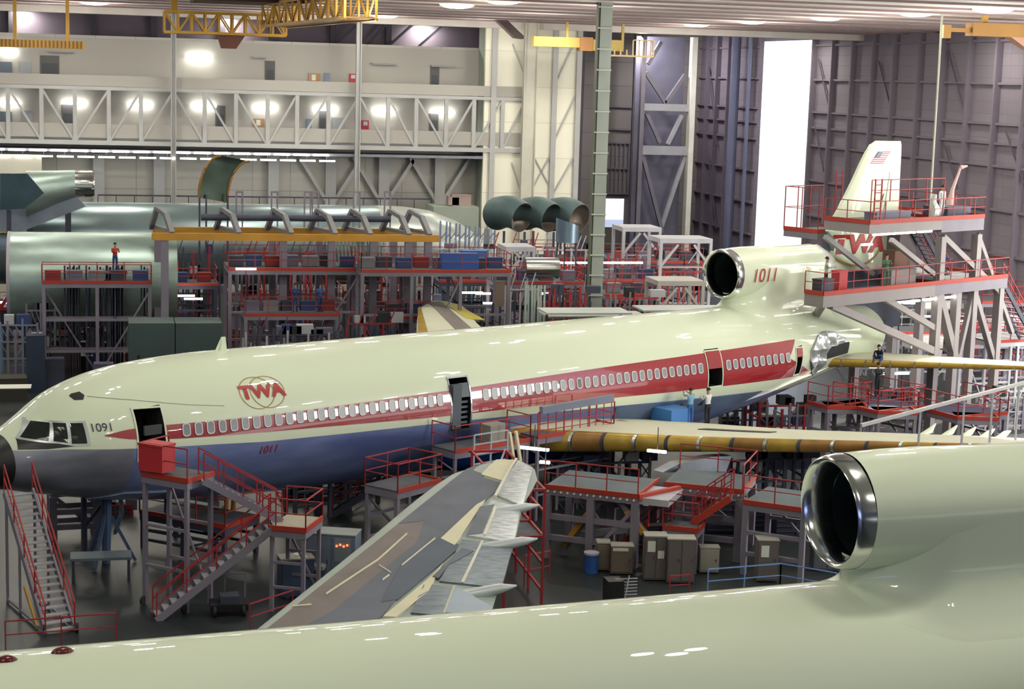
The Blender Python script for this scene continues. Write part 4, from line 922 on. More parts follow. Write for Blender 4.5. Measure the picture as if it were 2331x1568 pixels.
child(MB().bar((-.6,.4,.4),(-.6,.4,1.3),.05).bar((.6,.4,.4),(.6,.4,1.3),.05).bar((-.6,.4,1.3),(.6,.4,1.3),.05).bar((-.1,.4,.4),(-.1,.4,1.2),.04),'push_frame',STEEL,ca); wheels(ca,[(-.5,-.4),(.5,-.4),(-.5,.4),(.5,.4)],.2)
for i,(px,py,h,l) in enumerate(((20,1478,0,'low red floor barrier just above the nearest hull at far left'),(575,1436,0,'red corner barrier by the tip of the covered wing'))):
    p=GZ(px,py,h); o=empty('floor_barrier',p,l,'barrier'); rails(o,[(-.1,0),(3.4 if i==0 else 1.5,.4 if i==0 else 1.4)],0,.95)
# under-belly clutter on the left
p=GZ(160,1330,0); tb=empty('workbench',p,'grey workbench with thin blue top under the nose','bench'); child(MB().box((0,0,.85),(2.2,1.0,.95)),'bench_top',mat('greyblue_bench',(.12,.16,.2),.5),tb)
for x,y in((.1,.1),(2.1,.1),(.1,.9),(2.1,.9)): child(MB().bar((x,y,0),(x,y,.85),.09),'leg',STEELD,tb)
p=GZ(110,1300,0); deck('work_stand','small red-edged work stand with dark rails under the nose','work stand',(p.x,p.y+4,0),.1,1.9,1.3,2.2,'flr',STEEL,DECK,2,lw=.3,rm=mat('dull_red_rail',(.18,.04,.04),.6))
p=GZ(235,1330,0); gear=empty('nose_gear_strut',(p.x+.2,p.y+4.2,0),'curved polished nose gear door hanging under the nose','landing gear')
R=[]
for k in range(9): z=.8+k*.3; xo=.25*math.sin(k*.45); R.append([Vector((xo+.35*math.cos(a*.5),.25*math.sin(a*.5),z)) for a in range(-2,3)])
mb=MB().loft(R,False); child(mb,'gear_door',mat('blue_polished',(.35,.45,.6),.2,.8,var=.3),gear,True); child(MB().tube([(-.9,.3,0),(-.9,.3,3)],.12,10).bar((-.9,.3,1),(.3,.3,2.6),.12),'strut',STEELD,gear,35)
p=GZ(435,1160,1.5); deck('work_stand','low blue-railed work stand holding papers behind the front service tower','work stand',(p.x-2,p.y+0,0),rt,4.2,2.2,1.5,'fr',STEELD,DECK,3)
q=p+Vector((0,.5,0)); o=crate('display_board','pale blue upright board on the low stand behind the stairs','board',(q.x+.3,q.y+1,1.5),rt,1.1,.1,1.1,mat('pale_blue_board',(.25,.32,.45),.6))
for k,(a,b,c_) in enumerate(((480,1172,'white paper box stack, upper box, on the low stand'),(484,1192,'white paper box stack, lower box, on the low stand'))):
    crate('paper_box',c_,'box',(p.x+1.0+.05*k,p.y+.5,1.5+.28*(1-k)+.02),rt,.5,.35,.24,PPR)
p=GZ(520,1240,0); mb=MB().tube([(0,0,0),(.2,.1,2.4)],[.18,.1],10).tube([(.35,0,0),(.5,.1,2.0)],[.12,.09],10); o=mb.build('yellow_cable_reel_post',YEL,None,35); o.location=(p.x,p.y+3,0); tag(o,'pair of leaning amber hose tubes behind the lower stair flight','hose')
# red small platform right of there (870-1000)
p=GZ(905,1118,3.0); q=GZ(1000,1094,3.0)
deck('work_stand','red-railed work stand tucked under the belly left of the covered wing tip','work stand',(p.x,p.y,0),face(p,q),2.6,1.7,3.0,'fblr',STEEL,DECK,2,rm=RRAIL)
p=GZ(760,1250,0); q=GZ(960,1120,1.9)
stairs('stair_flight','dark red-railed stairs climbing behind the leading edge of the covered wing',(p.x+.6,p.y+5.5,0),(p.x+4.8,p.y+4.2,3.0),.8,12,STEELD,STEELD)
for k,(px,py) in enumerate(((750,1180),(820,1160),(700,1200))):
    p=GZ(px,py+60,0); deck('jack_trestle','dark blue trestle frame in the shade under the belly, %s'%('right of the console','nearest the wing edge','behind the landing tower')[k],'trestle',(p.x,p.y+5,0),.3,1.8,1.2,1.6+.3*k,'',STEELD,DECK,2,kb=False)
# red ladder scaffold beside the flaps of the covered wing
p=GZ(1232,1380,0); sc=empty('scaffold_tower',(p.x,p.y,0),'narrow red scaffold beside the foil flaps of the covered wing','scaffold'); 
for y in(0,2.2,4.4,6.6): 
    for x in(0,-1.4): child(MB().bar((x*1.0+.02*y,y,0),(x+.02*y,y,4.3),.08),'upright',RRAIL,sc)
for z in(.6,1.6,2.6,3.5,4.3): child(MB().bar((0,0,z),(.13,6.6,z),.08).bar((-1.4,0,z),(-1.27,6.6,z),.07),'ledger',RRAIL,sc)
for y in(0,2.2,4.4,6.6): [child(MB().bar((-1.4,y,z),(0,y,z),.09),'transom',RRAIL,sc) for z in(2.6,4.3)]
child(MB().box((-1.35,.1,2.5),(-.05,6.5,2.58)),'plank',DECK,sc); child(MB().bar((.05,6.6,.1),(-1.3,4.5,2.5),.06).bar((.05,6.6,4.3),(-1.3,4.5,2.6),.06),'brace',STEELW,sc)
p=GZ(1225,1330,0); o=empty('floor_barrier',(p.x,p.y,0),'small red gate barrier on the floor right of the red scaffold','barrier'); rails(o,[(-.6,-.2),(.5,.3)],0,1.2)
# big platform under the engine pylon
a=GZ(1240,1106,2.9); b=GZ(1452,1129,2.9); ro=face(a,b); L=(b-a).length
pf=deck('engine_dock','long red-railed engine dock with studded front beam under the near wing','work stand',(a.x,a.y,0),ro,L,3.2,2.9,'f',STEEL,mat('teal_deck',(.07,.10,.12),.6,var=.3),3,lw=.3)
st=child(MB(),'beam_stud',STEELW,pf) if False else None
for k in range(14): x=.15+k*(L-.3)/13; child(MB().tube([(x,-.06,2.72),(x,.0,2.72)],.045,8),'beam_stud',PPR,pf)
child(MB().bar((L,0,2.85),(L+1.1,2.2,2.85),.2,.22),'kick_board',ORED,pf); child(MB().box((L,.1,2.56),(L+1.2,2.3,2.82)),'deck_corner',STEELW,pf)
child(MB().bar((.6,.6,.1),(2.2,.6,2.5),.2),'strut',STEEL,pf); child(MB().bar((.75,.4,.5),(1.7,.4,1.9),.2),'strut_sleeve',YEL,pf); child(MB().bar((3.0,.4,2.5),(4.6,.4,.8),.2),'strut',STEEL,pf); child(MB().bar((3.3,.3,2.2),(4.0,.3,1.4),.22),'strut_sleeve',YEL,pf); child(MB().bar((1.3,.8,.9),(3.6,.8,1.4),.25),'cross_beam',STEELW,pf)
c_=GZ(1510,1100,2.9); d_=GZ(1690,1118,2.9)
pf2=deck('engine_dock','second engine dock section with red edges behind the corner cut-out','work stand',(c_.x,c_.y,0),face(c_,d_),(d_-c_).length,3.0,2.9,'br',STEEL,mat('teal_deck',(.07,.10,.12),.6,var=.3),2,lw=.3)
for k in range(10): x=.15+k*((d_-c_).length-.3)/9; child(MB().tube([(x,-.06,2.72),(x,.0,2.72)],.045,8),'beam_stud',PPR,pf2)
e_=GZ(1692,1141,2.9); f_=GZ(1800,1156,2.9)
pf3=deck('engine_dock','right-hand engine dock section on tall legs beside the near intake','work stand',(e_.x,e_.y,0),face(e_,f_),(f_-e_).length+.6,3.0,2.9,'fr',STEEL,mat('teal_deck',(.07,.10,.12),.6,var=.3),2,lw=.2)
lan=GZ(1575,1196,1.75); 
ld=deck('stair_landing','small red-railed stair landing between the cabinets and the docks','stair landing',(lan.x-1.2,lan.y,0),ro,1.4,1.2,1.75,'fb',STEEL,DECK,2)
stairs('stair_flight','red-edged stair flight climbing from the small landing to the right-hand dock',(lan.x+.3,lan.y+.7,1.75),(e_.x-.1,e_.y+1.0,2.9),1.0,7,ORED,DECK)
q=GZ(1420,1245,0); stairs('stair_flight','red-edged stair flight behind the tall cabinets, down to the floor',(q.x+.2,q.y,0),(lan.x-1.1,lan.y+.6,1.75),1.0,9,ORED,DECK)
# cabinets and desks right of the covered wing
def cab(n,l,c_,px,py,L,W,H,m,parts=2,papers=(),rot=-.2,**k): p=GZ(px,py,0); return cabinet(n,l,c_,p,rot,L,W,H,m,parts,papers,**k)
cab('storage_cabinet','left of the pair of tall taupe cabinets, two white notices on it','cabinet',1465,1322,.85,.7,1.72,CABG,2,((.1,1.15,.3,.42),(.5,.9,.24,.3)))
cab('storage_cabinet','right of the pair of tall taupe cabinets, plain doors','cabinet',1517,1328,1.05,.7,1.70,CABG,2)
cab('storage_cabinet','single tall taupe cabinet with one white notice behind the blue barrier','cabinet',1722,1325,.8,.7,1.62,CABG,1,((.12,1.0,.3,.45),))
cab('filing_cabinet','short tan cabinet with open lid, right of the blue bin','cabinet',1358,1300,.5,.6,1.1,CARD,1)
cab('filing_cabinet','wide tan desk cabinet with white papers on its sloping lid','cabinet',1390,1308,.85,.6,1.1,CARD,1,((.05,.95,.6,.12),))
cab('supply_shelf','pale open supply shelf right of the tall taupe pair','shelf',1592,1305,.75,.5,1.0,mat('pale_shelf',(.34,.32,.28),.7),1)
cab('storage_cabinet','grey cabinet with junk on top at the foot of the near intake','cabinet',1850,1300,1.1,.7,1.1,mat('slate_cabinet',(.12,.13,.16),.7),2)
p=GZ(1345,1302,0); o=empty('waste_bin',p,'round blue waste bin at the left of the tan cabinets','bin'); child(MB().tube([(0,0,0),(0,0,.75)],.28,16),'drum',BLUEP,o,35); child(MB().tube([(0,0,.72),(0,0,.8)],.3,16),'rim',STEELW,o,35)
p=GZ(1610,1352,0); q=GZ(1775,1338,0); o=empty('floor_barrier',p,'blue tube barrier in front of the single tall cabinet','barrier'); dd=q-p; rails(o,[(0,0),(dd.x,dd.y),(dd.x+1.6,dd.y-1.5)],0,.95,m=mat('light_blue_rail',(.15,.28,.6),.5))
p=GZ(1420,1372,0); o=empty('antenna_rack',p,'small dark cart carrying a rack of pale rods near the hull edge','rack'); child(MB().box((-.7,-.3,0),(-.1,.4,.9)),'cart_body',BLACK,o)
mb=MB().bar((0,0,0),(.2,.1,1.0),.04)
for k in range(6): mb.bar((-.35,0,.3+.12*k),(.55,.2,.25+.12*k),.025)
child(mb,'rod_rack',STEELW,o)
p=GZ(1550,1355,0); o=empty('floor_barrier',p,'short red goal-shaped barrier left of the blue barrier','barrier'); rails(o,[(-.45,0),(.35,.1)],0,.75)
for k,(px,py,w_) in enumerate(((1690,1225,3.3),(1850,1240,2.5))):
    p=GZ(px,py,0); o=cabinet('brick_rack','dark slatted parts rack %s'%('under the right-hand dock' if k==0 else 'beside the near intake'),'rack',(p.x-1.3,p.y+.9),-.15,w_,.8,1.5,mat('dark_navy_rack',(.025,.028,.05),.7),3); 
    for j in range(6): child(MB().box((.02,-.08,.15+.22*j),(w_-.02,-.05,.19+.22*j)),'shelf_edge',STEELD,o)
    for j in range(4): crate('parts_tray','pale tray of parts on top of the dark slatted racks','tray',(p.x-.6+j*.55,p.y+1.1,1.56),.2*j,.45,.5,.07,STEELW if j%2 else CARD,'trays on the dark racks')
# overhead tube lights under the near wing
for px,py,w_,l in((1140,1018,1.4,'left'),(1485,1026,.9,'middle')):
    pass
fx=[(1215,1021,1.3,'tube light under the wing root, left of the pylon'),(1495,1027,.8,'short tube light just left of the engine pylon'),(1240,1052,.4,'small bright lamp under the wing root beside the scaffold')]
for px,py,L,l in fx:
    p=GZ(px,py,3.6); o=MB().box((-L/2,-.08,-.05),(L/2,.08,.05)).build('work_light',FLUO); o.location=p; o.rotation_euler=(0,0,ro); tag(o,l,'light'); child(MB().bar((0,.1,.05),(0,.1,1.0),.03),'hanger',STEELD,o)
# second-door stand beside the wing root
P_=lambda t,s,h: FAp(t,s,h)
a=P_(-5.6,4.6,0); dz=GY(1035,960,a.y).z
ds=deck('door_stand','red-railed door stand with grey box at the open second door','work stand',(a.x,a.y,0),RA,4.2,1.5,3.55,'flr',STEEL,DECK,2,lw=.12)
ds2=deck('wing_root_stand','narrow red mesh walkway with dark padded rail over the wing root','walkway',P_(-1.2,4.9,-4.7),RA,4.6,1.1,3.7,'fr',STEEL,DECK,2,lw=.12); ds2.location.z=0
child(MB().bar((.1,-.05,4.85),(4.4,-.05,4.95),.22,.3),'padded_rail',mat('blue_grey_pad',(.2,.22,.3),.8),ds2)
mb=MB()
for k in range(10): mb.bar((.1+k*.48,0,3.7),(.1+k*.48,0,4.75),.03)
for k in range(3): mb.bar((0,0,3.95+k*.28),(4.5,0,3.95+k*.28),.03)
child(mb,'mesh_panel',RRAIL,ds2)
child(MB().box((4.5,0,3.5),(6.2,1.1,3.58)),'ramp_plate',mat('tan_ramp',(.25,.2,.16),.7),ds2)
o=empty('wheeled_ladder',P_(-6.1,6.4,-4.7),'white tube scaffold ladder at the tip of the covered wing','ladder'); o.location.z=0; o.rotation_euler=(0,0,RA)
for x in(0,.9,1.8): child(MB().bar((x,0,0),(x,0,4.6),.06),'upright',STEELW,o)
for z in(2.6,3.0,3.4,3.8,4.2,4.6): child(MB().bar((0,0,z),(1.8,0,z),.05),'rung',STEELW,o)
for x in(1.9,2.25): child(MB().bar((x,0,4.5),(x+.45,-.1,2.2),.11),'ladder_rail',mat('cream_tube',(.75,.7,.5),.4),o)
child(MB().box((0,-.4,2.0),(2.7,.5,2.25)),'base_box',mat('greywhite_base',(.35,.36,.36),.6),o)
crate('equipment_box','grey-beige box standing on the door stand floor','box',P_(-3.0,4.0,0)-Vector((0,0,P_(-3,4,0).z-3.56)),RA,.9,.7,.75,mat('beige_box',(.30,.29,.25),.7))
# ================= tail dock =================
T0=FAp(17.5,4.3,0); td=empty('tail_dock',(T0.x,T0.y,0),'huge multi-level steel tail dock with red rails around the fin','work stand'); td.rotation_euler=(0,0,RA)
def TD(t,s): return (t-17.5,4.3-s)   # dock-local ground coordinates
def plate_(t0,t1,s0,s1,z,th=.5,m=STEEL,dk=True):
    x0,y0=TD(t0,s1); x1,y1=TD(t1,s0)
    child(MB().box((x0,y0,z-th),(x1,y0+.15,z-.06)).box((x0,y1-.15,z-th),(x1,y1,z-.06)).box((x0,y0+.15,z-th),(x0+.15,y1-.15,z-.06)).box((x1-.15,y0+.15,z-th),(x1,y1-.15,z-.06)),'edge_beam',m,td)
    child(MB().box((x0,y0,z-.06),(x1,y1,z)),'deck_plate',DECK,td); kick(td,[(x0,y1),(x0,y0),(x1,y0),(x1,y1)],z-.05,.22)
    return x0,y0,x1,y1
x0,y0,x1,y1=plate_(18.6,28.2,3.1,4.3,8.5,.65,mat('taupe_beam',(.27,.24,.25),.6)); rails(td,[(x0,y1),(x0,y0),(x1,y0)],8.5,1.1,1.2)
x0,y0,x1,y1=plate_(28.2,35.2,-1.5,4.3,8.5,.6); rails(td,[(x0,y0),(x1,y0),(x1,y1)],8.5,1.1,1.3)
x0,y0,x1,y1=plate_(22.2,28.6,1.3,4.2,11.95,.55,mat('taupe_beam',(.27,.24,.25),.6)); rails(td,[(x0,y1),(x0,y0),(x1,y0)],11.95,1.1,1.2); rails(td,[(x0,y0),(x1,y0)],13.05,1.1,1.6)
x0,y0,x1,y1=plate_(28.6,32.6,-1.5,4.2,11.95,.7); rails(td,[(x0,y0),(x1,y0),(x1,y1)],11.95,1.1,.9)
x0,y0,x1,y1=plate_(26.2,29.6,-4.6,-2.2,10.8,.4); rails(td,[(x1,y1),(x0,y1),(x0,y0)],10.8,2.4,1.0)
for lad_t in(22.5,27.6):
    x,y=TD(lad_t,4.2 if lad_t<23 else -2.2); zb_=11.9 if lad_t<23 else 10.8; mb=MB().bar((x,y,zb_),(x,y,14.2),.06).bar((x+.55,y,zb_),(x+.55,y,14.2),.06)
    for k in range(6): mb.bar((x,y,11.9+k*.4),(x+.55,y,11.9+k*.4),.05)
    child(mb,'ladder',RRAIL,td)
COLM=mat('taupe_column',(.30,.27,.28),.55,var=.1)
for t,s,zt_ in((28.9,4.0,11),(32.3,4.0,11),(28.9,-1.2,11),(32.3,-1.2,11),(34.9,4.0,8),(34.9,-1.2,8),(30.7,4.0,8)):
    x,y=TD(t,s); child(MB().bar((x,y,0),(x,y,zt_),.42),'tower_column',COLM,td)
def dg_(t0,s0,z0,t1,s1,z1,w_=.34,m=None):
    a,b=TD(t0,s0),TD(t1,s1); child(MB().bar((a[0],a[1],z0),(b[0],b[1],z1),w_),'tower_brace',m or COLM,td)
dg_(29,4,11,34.6,4,7.8,.3); dg_(32.3,4,11,36.5,4,5.2,.25); dg_(29,-1.2,5.5,32.3,-1.2,10.8); dg_(32.3,-1.2,8.6,29,-1.2,10.8,.25)
dg_(19.6,4,7.9,29.4,4,4.6,.38); dg_(20,3.2,7.8,24,-1,5.5,.3); dg_(24,4,8,28.9,4,6.0,.3); dg_(22.5,1.2,11,26.8,1.2,8.8,.25); dg_(24.4,4,11,28.4,4,9.0,.25)
dg_(29,4,7.9,31.0,4,4.0,.4); dg_(31.2,4,4.0,32.3,4,7.9,.25); dg_(32.3,4,7.9,34.9,4,3.6,.3); dg_(26.5,-1,8,28,-1,5,.4,mat('pale_tube',(.5,.5,.47),.4))
for (t,z,L) in((22.8,11.28,3.6),(26.7,11.28,1.2),(24.6,7.6,2.6),(27.6,7.6,3.2),(21.9,10.8,.8)):
    x,y=TD(t,4.1); child(MB().box((x,y,z),(x+L,y+.15,z+.1)),'tube_light',FLUO,td)
stairs('dock_stairs','open steel stairs inside the tail dock tower between its two upper decks',td.matrix_world@Vector((0,0,0)) if False else FAp(33.0,1.5,3.85),FAp(30.0,1.5,6.85),.8,12,STEELD,STEELW)
stairs('dock_stairs','outer red-railed stairs stepping down from the tail dock at right',FAp(39.0,3.5,.2),FAp(35.2,3.5,3.85),.9,12,STEELD,STEEL)
# panels and equipment on the dock decks
for t,s,z,L,W,H,m,l in((30.2,.5,8.5,1.6,1.0,2.3,mat('taupe_cabin',(.24,.19,.2),.6),'tall taupe cabin on the middle tail-dock deck inside the tower'),(27.9,1.9,8.5,1.4,.8,1.6,mat('brown_crate',(.2,.10,.07),.7),'brown crate with dark top on the middle tail-dock deck'),(19.3,3.7,8.5,1.0,.6,.7,STEELD,'dark drum-shaped box at the front end of the middle tail-dock deck'),(21.0,3.4,8.5,.7,.5,1.0,mat('bright_red_box',(.50,.03,.04),.5),'small red box on the middle tail-dock deck'),(31.5,2.5,11.95,2.2,1.6,.5,STEELD,'dark heap of covers on the upper tail-dock deck'),(25.5,2.9,11.95,3.0,.8,.4,mat('slate_tooling',(.16,.17,.24),.6),'long slate tooling bench on the upper tail-dock deck'),(26.2,3.4,8.5,2.2,.5,.8,mat('taupe_panel_box',(.26,.22,.22),.7),'long taupe panel box on the middle tail-dock deck')):
    q=FAp(t,s,0); crate('equipment_box',l,'box',(q.x,q.y,z+.01),RA,L,W,H,m)
q=FAp(32.2,2.2,0); o=MB().tube([(0,0,0),(0,0,.6),(.1,0,1.4),(.5,0,2.6)],[.45,.2,.1,.06],10).tube([(.5,0,2.6),(.9,0,2.7)],[.12,.05],8).build('pink_crane_arm',mat('pale_pink_paint',(.6,.38,.36),.5),None,35); o.location=(q.x,q.y,11.96); tag(o,'small pale pink hoist arm on top of the tail dock','hoist')
q=FAp(26.9,3.6,0); o=MB().tube([(0,0,0),(.05,0,.5),(-.1,0,.9),(0,0,1.3)],[.25,.3,.2,.12],10).build('white_cover_bundle',PLAST,None,True); o.location=(q.x+1.5,q.y+.8,11.96); tag(o,'crumpled white cover bundle on the upper tail-dock deck','cover')
# lower tail platforms
a=GZ(1840,915,3.0); b=GZ(1892,930,3.0)
for (px0,py0,px1,py1,z,W,l) in((1838,915,1884,926,3.1,3,'lower left red platform below the tail end'),(1895,915,1998,938,3.1,3.4,'lower middle red platform below the stabiliser'),(2080,925,2180,950,2.9,3.4,'lower right red platform behind the slanting pale rail')):
    a=GZ(px0,py0,z); b=GZ(px1,py1,z); deck('tail_work_stand',l,'work stand',(a.x,a.y,0),face(a,b),(b-a).length,W,z,'fbr',STEEL,mat('navy_deck',(.06,.06,.12),.7),2,rm=RRAIL)
    deck('tail_work_stand',l.replace('red platform','red platform, side wing')+'','work stand',(b.x,b.y,0),face(a,b)+1.0,2.0,1.5,z,'fr',STEEL,DECK,2)
a=GZ(1960,1000,1.0)
# slanting pale rail on posts
p0_=FBp(20,-14,0); A1=GY(1960,968,63); A2=GY(2331,872,66); r_=empty('slanting_handrail',(A1.x,A1.y,0),'long pale slanting handrail on thin posts above the wing','railing')
child(MB().bar(Vector((0,0,A1.z)),A2+Vector((1,0,.25))-Vector((A1.x,A1.y,0)),.13),'top_rail',mat('pale_handrail',(.5,.5,.5),.35,.5),r_)
for k in(.35,.62,.8,.97): q=A1.lerp(A2,k)-Vector((A1.x,A1.y,0)); child(MB().bar((q.x,q.y,0),(q.x,q.y,q.z),.07),'post',STEELW,r_)
# clutter frames far right
for k,(px,py,Y,L,W,H,l) in enumerate(((2045,745,101,5,3,3.6,'silver-railed bridge stand behind the tail dock legs'),(2190,760,99,5,3,3.2,'red-edged stand right of the tail dock tower foot'),(1960,690,112,6,3,5.4,'red-railed high stand glimpsed under the tail dock'),(2235,690,108,5,3,4.6,'dark stair stand at the far right behind the tail dock'),(2250,900,92,4,3,4.4,'purple-grey frame at the right edge below the stabiliser'))):
    p=GY(px,py,Y); deck('assembly_stand',l,'work stand',(p.x,p.y,0),.05*k,L,W,H,'fblr',STEEL if k%2 else STEELW,DECK,3,rm=(STEELW if k==0 else RRAIL))

# dense lattice jigs: uprights, rails and diagonals of one frame
def lattice(label,px0,px1,pyt,Y,nx,nz,dep,m,m2,seed,name='assembly_jig',zb=0,px_base=None,w_=.12):
    rn=random.Random(seed); a=GY(px0,pyt,Y); b=GY(px1,pyt,Y); L=b.x-a.x; H=a.z; o=empty(name,(a.x,Y,0),label,'jig')
    for i in range(nx+1):
        x=L*i/nx; mb=MB().bar((x,0,zb),(x,0,H*rn.uniform(.8,1)),w_); 
        if i%2==0: mb.bar((x,0,H*.6),(x,dep,H*.6),w_*.7).bar((x,dep,zb),(x,dep,H*.75),w_)
        child(mb,'upright',m if i%3 else m2,o)
    for k in range(nz):
        z=zb+(H-zb)*(k+.6)/nz; mb=MB().bar((0,0,z),(L,0,z),w_*.8)
        for i in range(nx):
            if rn.random()<.5: mb.bar((L*i/nx,0,z),(L*(i+1)/nx,0,z+(H-zb)/nz*rn.choice((-.8,.8))),w_*.5)
        child(mb,'rail',m2 if k%2 else m,o)
    for k in range(nx):
        z=zb+(H-zb)*(rn.randrange(nz)+.6)/nz; x=L*(k+rn.uniform(.1,.6))/nx; w2=rn.uniform(.4,1.0); child(MB().box((x,.0,z+.05),(x+w2,.5,z+rn.uniform(.3,.7))),'tool_box',rn.choice((STEELD,STEELW,mat('mauve_box',(.13,.12,.18),.7),mat('blue_box',(.03,.05,.15),.7),DARK,DARK)),o)
    return o
LT=[('navy lattice jig below the tail end of the hull',1640,1745,905,88,6,4,2,STEELD,STEEL,1,2),
('mauve and red lattice jig further right below the tail end',1730,1850,915,86,7,4,2,STEEL,RRAIL,2,2),
('dark red-barred lattice frame below the stabiliser tip',2010,2110,880,92,6,5,2,STEELD,RRAIL,3,2),
('pale lattice frame behind the slanting handrail at right',2230,2331,900,88,6,5,2,STEELW,STEEL,4,2),
('pale blue lattice shelf frame behind the tail dock tower',2080,2170,735,108,8,5,3,STEELW,STEELD,5,2),
('red stair-side lattice at the right edge under the dock stairs',2250,2345,720,104,7,6,3,RRAIL,STEEL,6,2),
('silver lattice right of the open hull end',1955,2040,700,106,7,6,3,STEELW,STEEL,7,2),
('navy lattice rack left of the gantry columns',405,500,560,121,8,5,3,STEELD,RRAIL,8,2),
('mauve lattice rack in the gantry bay behind the left upper deck',525,640,556,111,9,6,3,STEEL,RRAIL,9,2),
('red lattice rack in the gantry middle bay',650,755,560,112,9,6,3,RRAIL,STEELD,10,2),
('mauve and pale lattice rack in the right gantry bay',870,985,560,111,10,7,3,STEELW,RRAIL,11,2),
('blue-grey lattice jig under the bare fuselage nose',1000,1120,552,122,12,6,4,mat('blue_grey_rib',(.16,.22,.32),.5),STEELW,12,2),
('pale lattice jig under the leftmost intake duct',1125,1235,545,119,11,6,3,STEELW,RRAIL,13,2),
('crimson lattice jig under the middle intake duct',1235,1345,552,118,10,6,3,RRAIL,STEELW,14,2),
('mauve lattice jig right of the ladder column',1385,1500,575,116,11,6,3,STEEL,RRAIL,15,2),
('crimson lattice jig left of the white intake mouth',1500,1605,600,112,9,5,3,RRAIL,STEEL,16,2),
('low navy lattice behind the hull crown, centre',560,780,742,102,14,3,2,STEELD,STEELW,17,2),
('low navy lattice behind the hull crown, right of centre',790,900,720,103,8,4,2,STEELD,RRAIL,18,2),
('low mixed lattice beside the far wing tip',1140,1230,640,104,8,5,2,STEELW,STEELD,19,2),
('low crimson lattice left of the ladder column foot',1240,1345,645,102,9,4,2,RRAIL,STEELD,20,2),
('low mauve lattice right of the ladder column foot',1380,1500,655,102,11,4,2,STEEL,RRAIL,21,2),
('dark lattice rack at the left below the green barrel',60,135,690,109,7,4,2,STEELD,STEEL,22,2),
('dark lattice rack behind the jig posts',165,285,690,116,9,4,2,STEELD,STEELW,23,2),
('mauve leaning-leg lattice at the far left edge',0,85,725,106,5,4,2,STEEL,mat('blue_grey_rib',(.16,.22,.32),.5),24,2),
('dark lattice under the nose of the middle airliner',190,300,1150,74,6,4,2,STEELD,RRAIL,25,2),
('dark lattice under the belly right of the landing tower',640,760,1130,76,7,4,2,STEELD,RRAIL,26,2),
('dark lattice under the belly by the wing root',780,960,1110,77,9,4,2,STEELD,STEEL,27,2),
('dark lattice under the near wing by the pylon',1270,1480,1040,73,9,3,2,STEELD,STEEL,28,2),
('dark lattice under the near wing right of the pylon',1660,1830,1030,71,8,3,2,STEELD,mat('mauve_box',(.13,.12,.18),.7),29,2)]
for l,a,b,pt,Y,nx,nz,dep,m,m2,sd,_ in LT: lattice(l,a,b,pt,Y,nx,nz,dep,m,m2,sd)
# hanging mauve screens in the dim space under the near wing
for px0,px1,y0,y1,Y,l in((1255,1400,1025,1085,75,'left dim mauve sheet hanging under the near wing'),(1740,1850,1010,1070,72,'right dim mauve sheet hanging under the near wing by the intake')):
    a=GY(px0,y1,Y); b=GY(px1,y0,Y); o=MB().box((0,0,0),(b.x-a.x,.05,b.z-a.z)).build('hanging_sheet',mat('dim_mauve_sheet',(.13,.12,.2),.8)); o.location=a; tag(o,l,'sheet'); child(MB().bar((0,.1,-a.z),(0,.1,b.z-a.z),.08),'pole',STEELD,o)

for px,py,Y,w_,h,l in((2100,790,101,2.2,.7,'left added pale box for the sunlit patch behind the stabiliser'),(2180,800,101,1.6,.6,'middle added pale box for the sunlit patch behind the stabiliser'),(2290,790,101,2.4,.9,'right added pale box for the sunlit patch behind the stabiliser'),(2300,745,106,3,.5,'long added white stack for the sunlit patch at the right edge'),(2140,700,112,3,.4,'added white stack for the sunlit patch, glimpsed through the tail dock legs')):
    p=GY(px,py,Y); o=crate('sunlit_patch_box',l,'box',p,0,w_,1.2,h,mat('sunlit_patch_white',(.75,.72,.72),.7)); child(MB().bar((0,0,0),(0,0,-p.z),.3),'pedestal',STEEL,o)  # added white boxes whose pale colour stands for the sunlit area here
# ================= middle ground: other airframes and assembly docks =================
def cyl(parent,name,m,stations,n=40,cap=True,skin=True):
    R=[[Vector((x,cy+r*math.cos(2*math.pi*k/n),cz+rz*math.sin(2*math.pi*k/n))) for k in range(n)] for x,cy,cz,r,rz in stations]
    return child(MB().loft(R,True,cap),name,m,parent,40)
# long unpainted fuselage, nose to the right
YC=131; xn=GY(1122,540,YC).x; zc=GY(700,468,YC-1.0).z-2.98
fc=empty('unpainted_fuselage',(0,YC,0),'long unpainted grey-green fuselage with its nose to the right, behind the amber gantry','fuselage')
cyl(fc,'hull',mat('grey_blue_metal_skin',(.28,.36,.38),.3,.75,var=.25,scale=.35,stretch=(.4,1,1)),[(-36,0,zc,2.98,2.98),(xn-9,0,zc,2.98,2.98)],48,False)
cyl(fc,'nose_section',mat('white_nose_skin',(.50,.54,.52),.3,.4,var=.1),[(xn-9,0,zc,2.98,2.98),(xn-7,0,zc,2.95,2.93),(xn-5,0,zc-.1,2.8,2.75),(xn-3,0,zc-.35,2.4,2.3),(xn-1.5,0,zc-.7,1.8,1.7),(xn-.4,0,zc-1.1,1.0,.95),(xn,0,zc-1.4,.15,.15)],48)
for x in range(-34,int(xn)-6,6): child(MB().box((x,-1.6,0),(x+.5,1.6,zc-2.6)),'cradle',STEELD,fc)
child(MB().box((-36,-2.99,zc+.95),(xn-9,-2.80,zc+1.0)),'yellow_line',mat('yellow_line',(.5,.42,.05),.6),fc)
for px in(330,520,700): 
    x=GY(px,470,YC).x; child(MB().box((x,-2.95,zc+.4),(x+.03,-2.86,zc+.5)),'skin_joint',STEELD,fc)
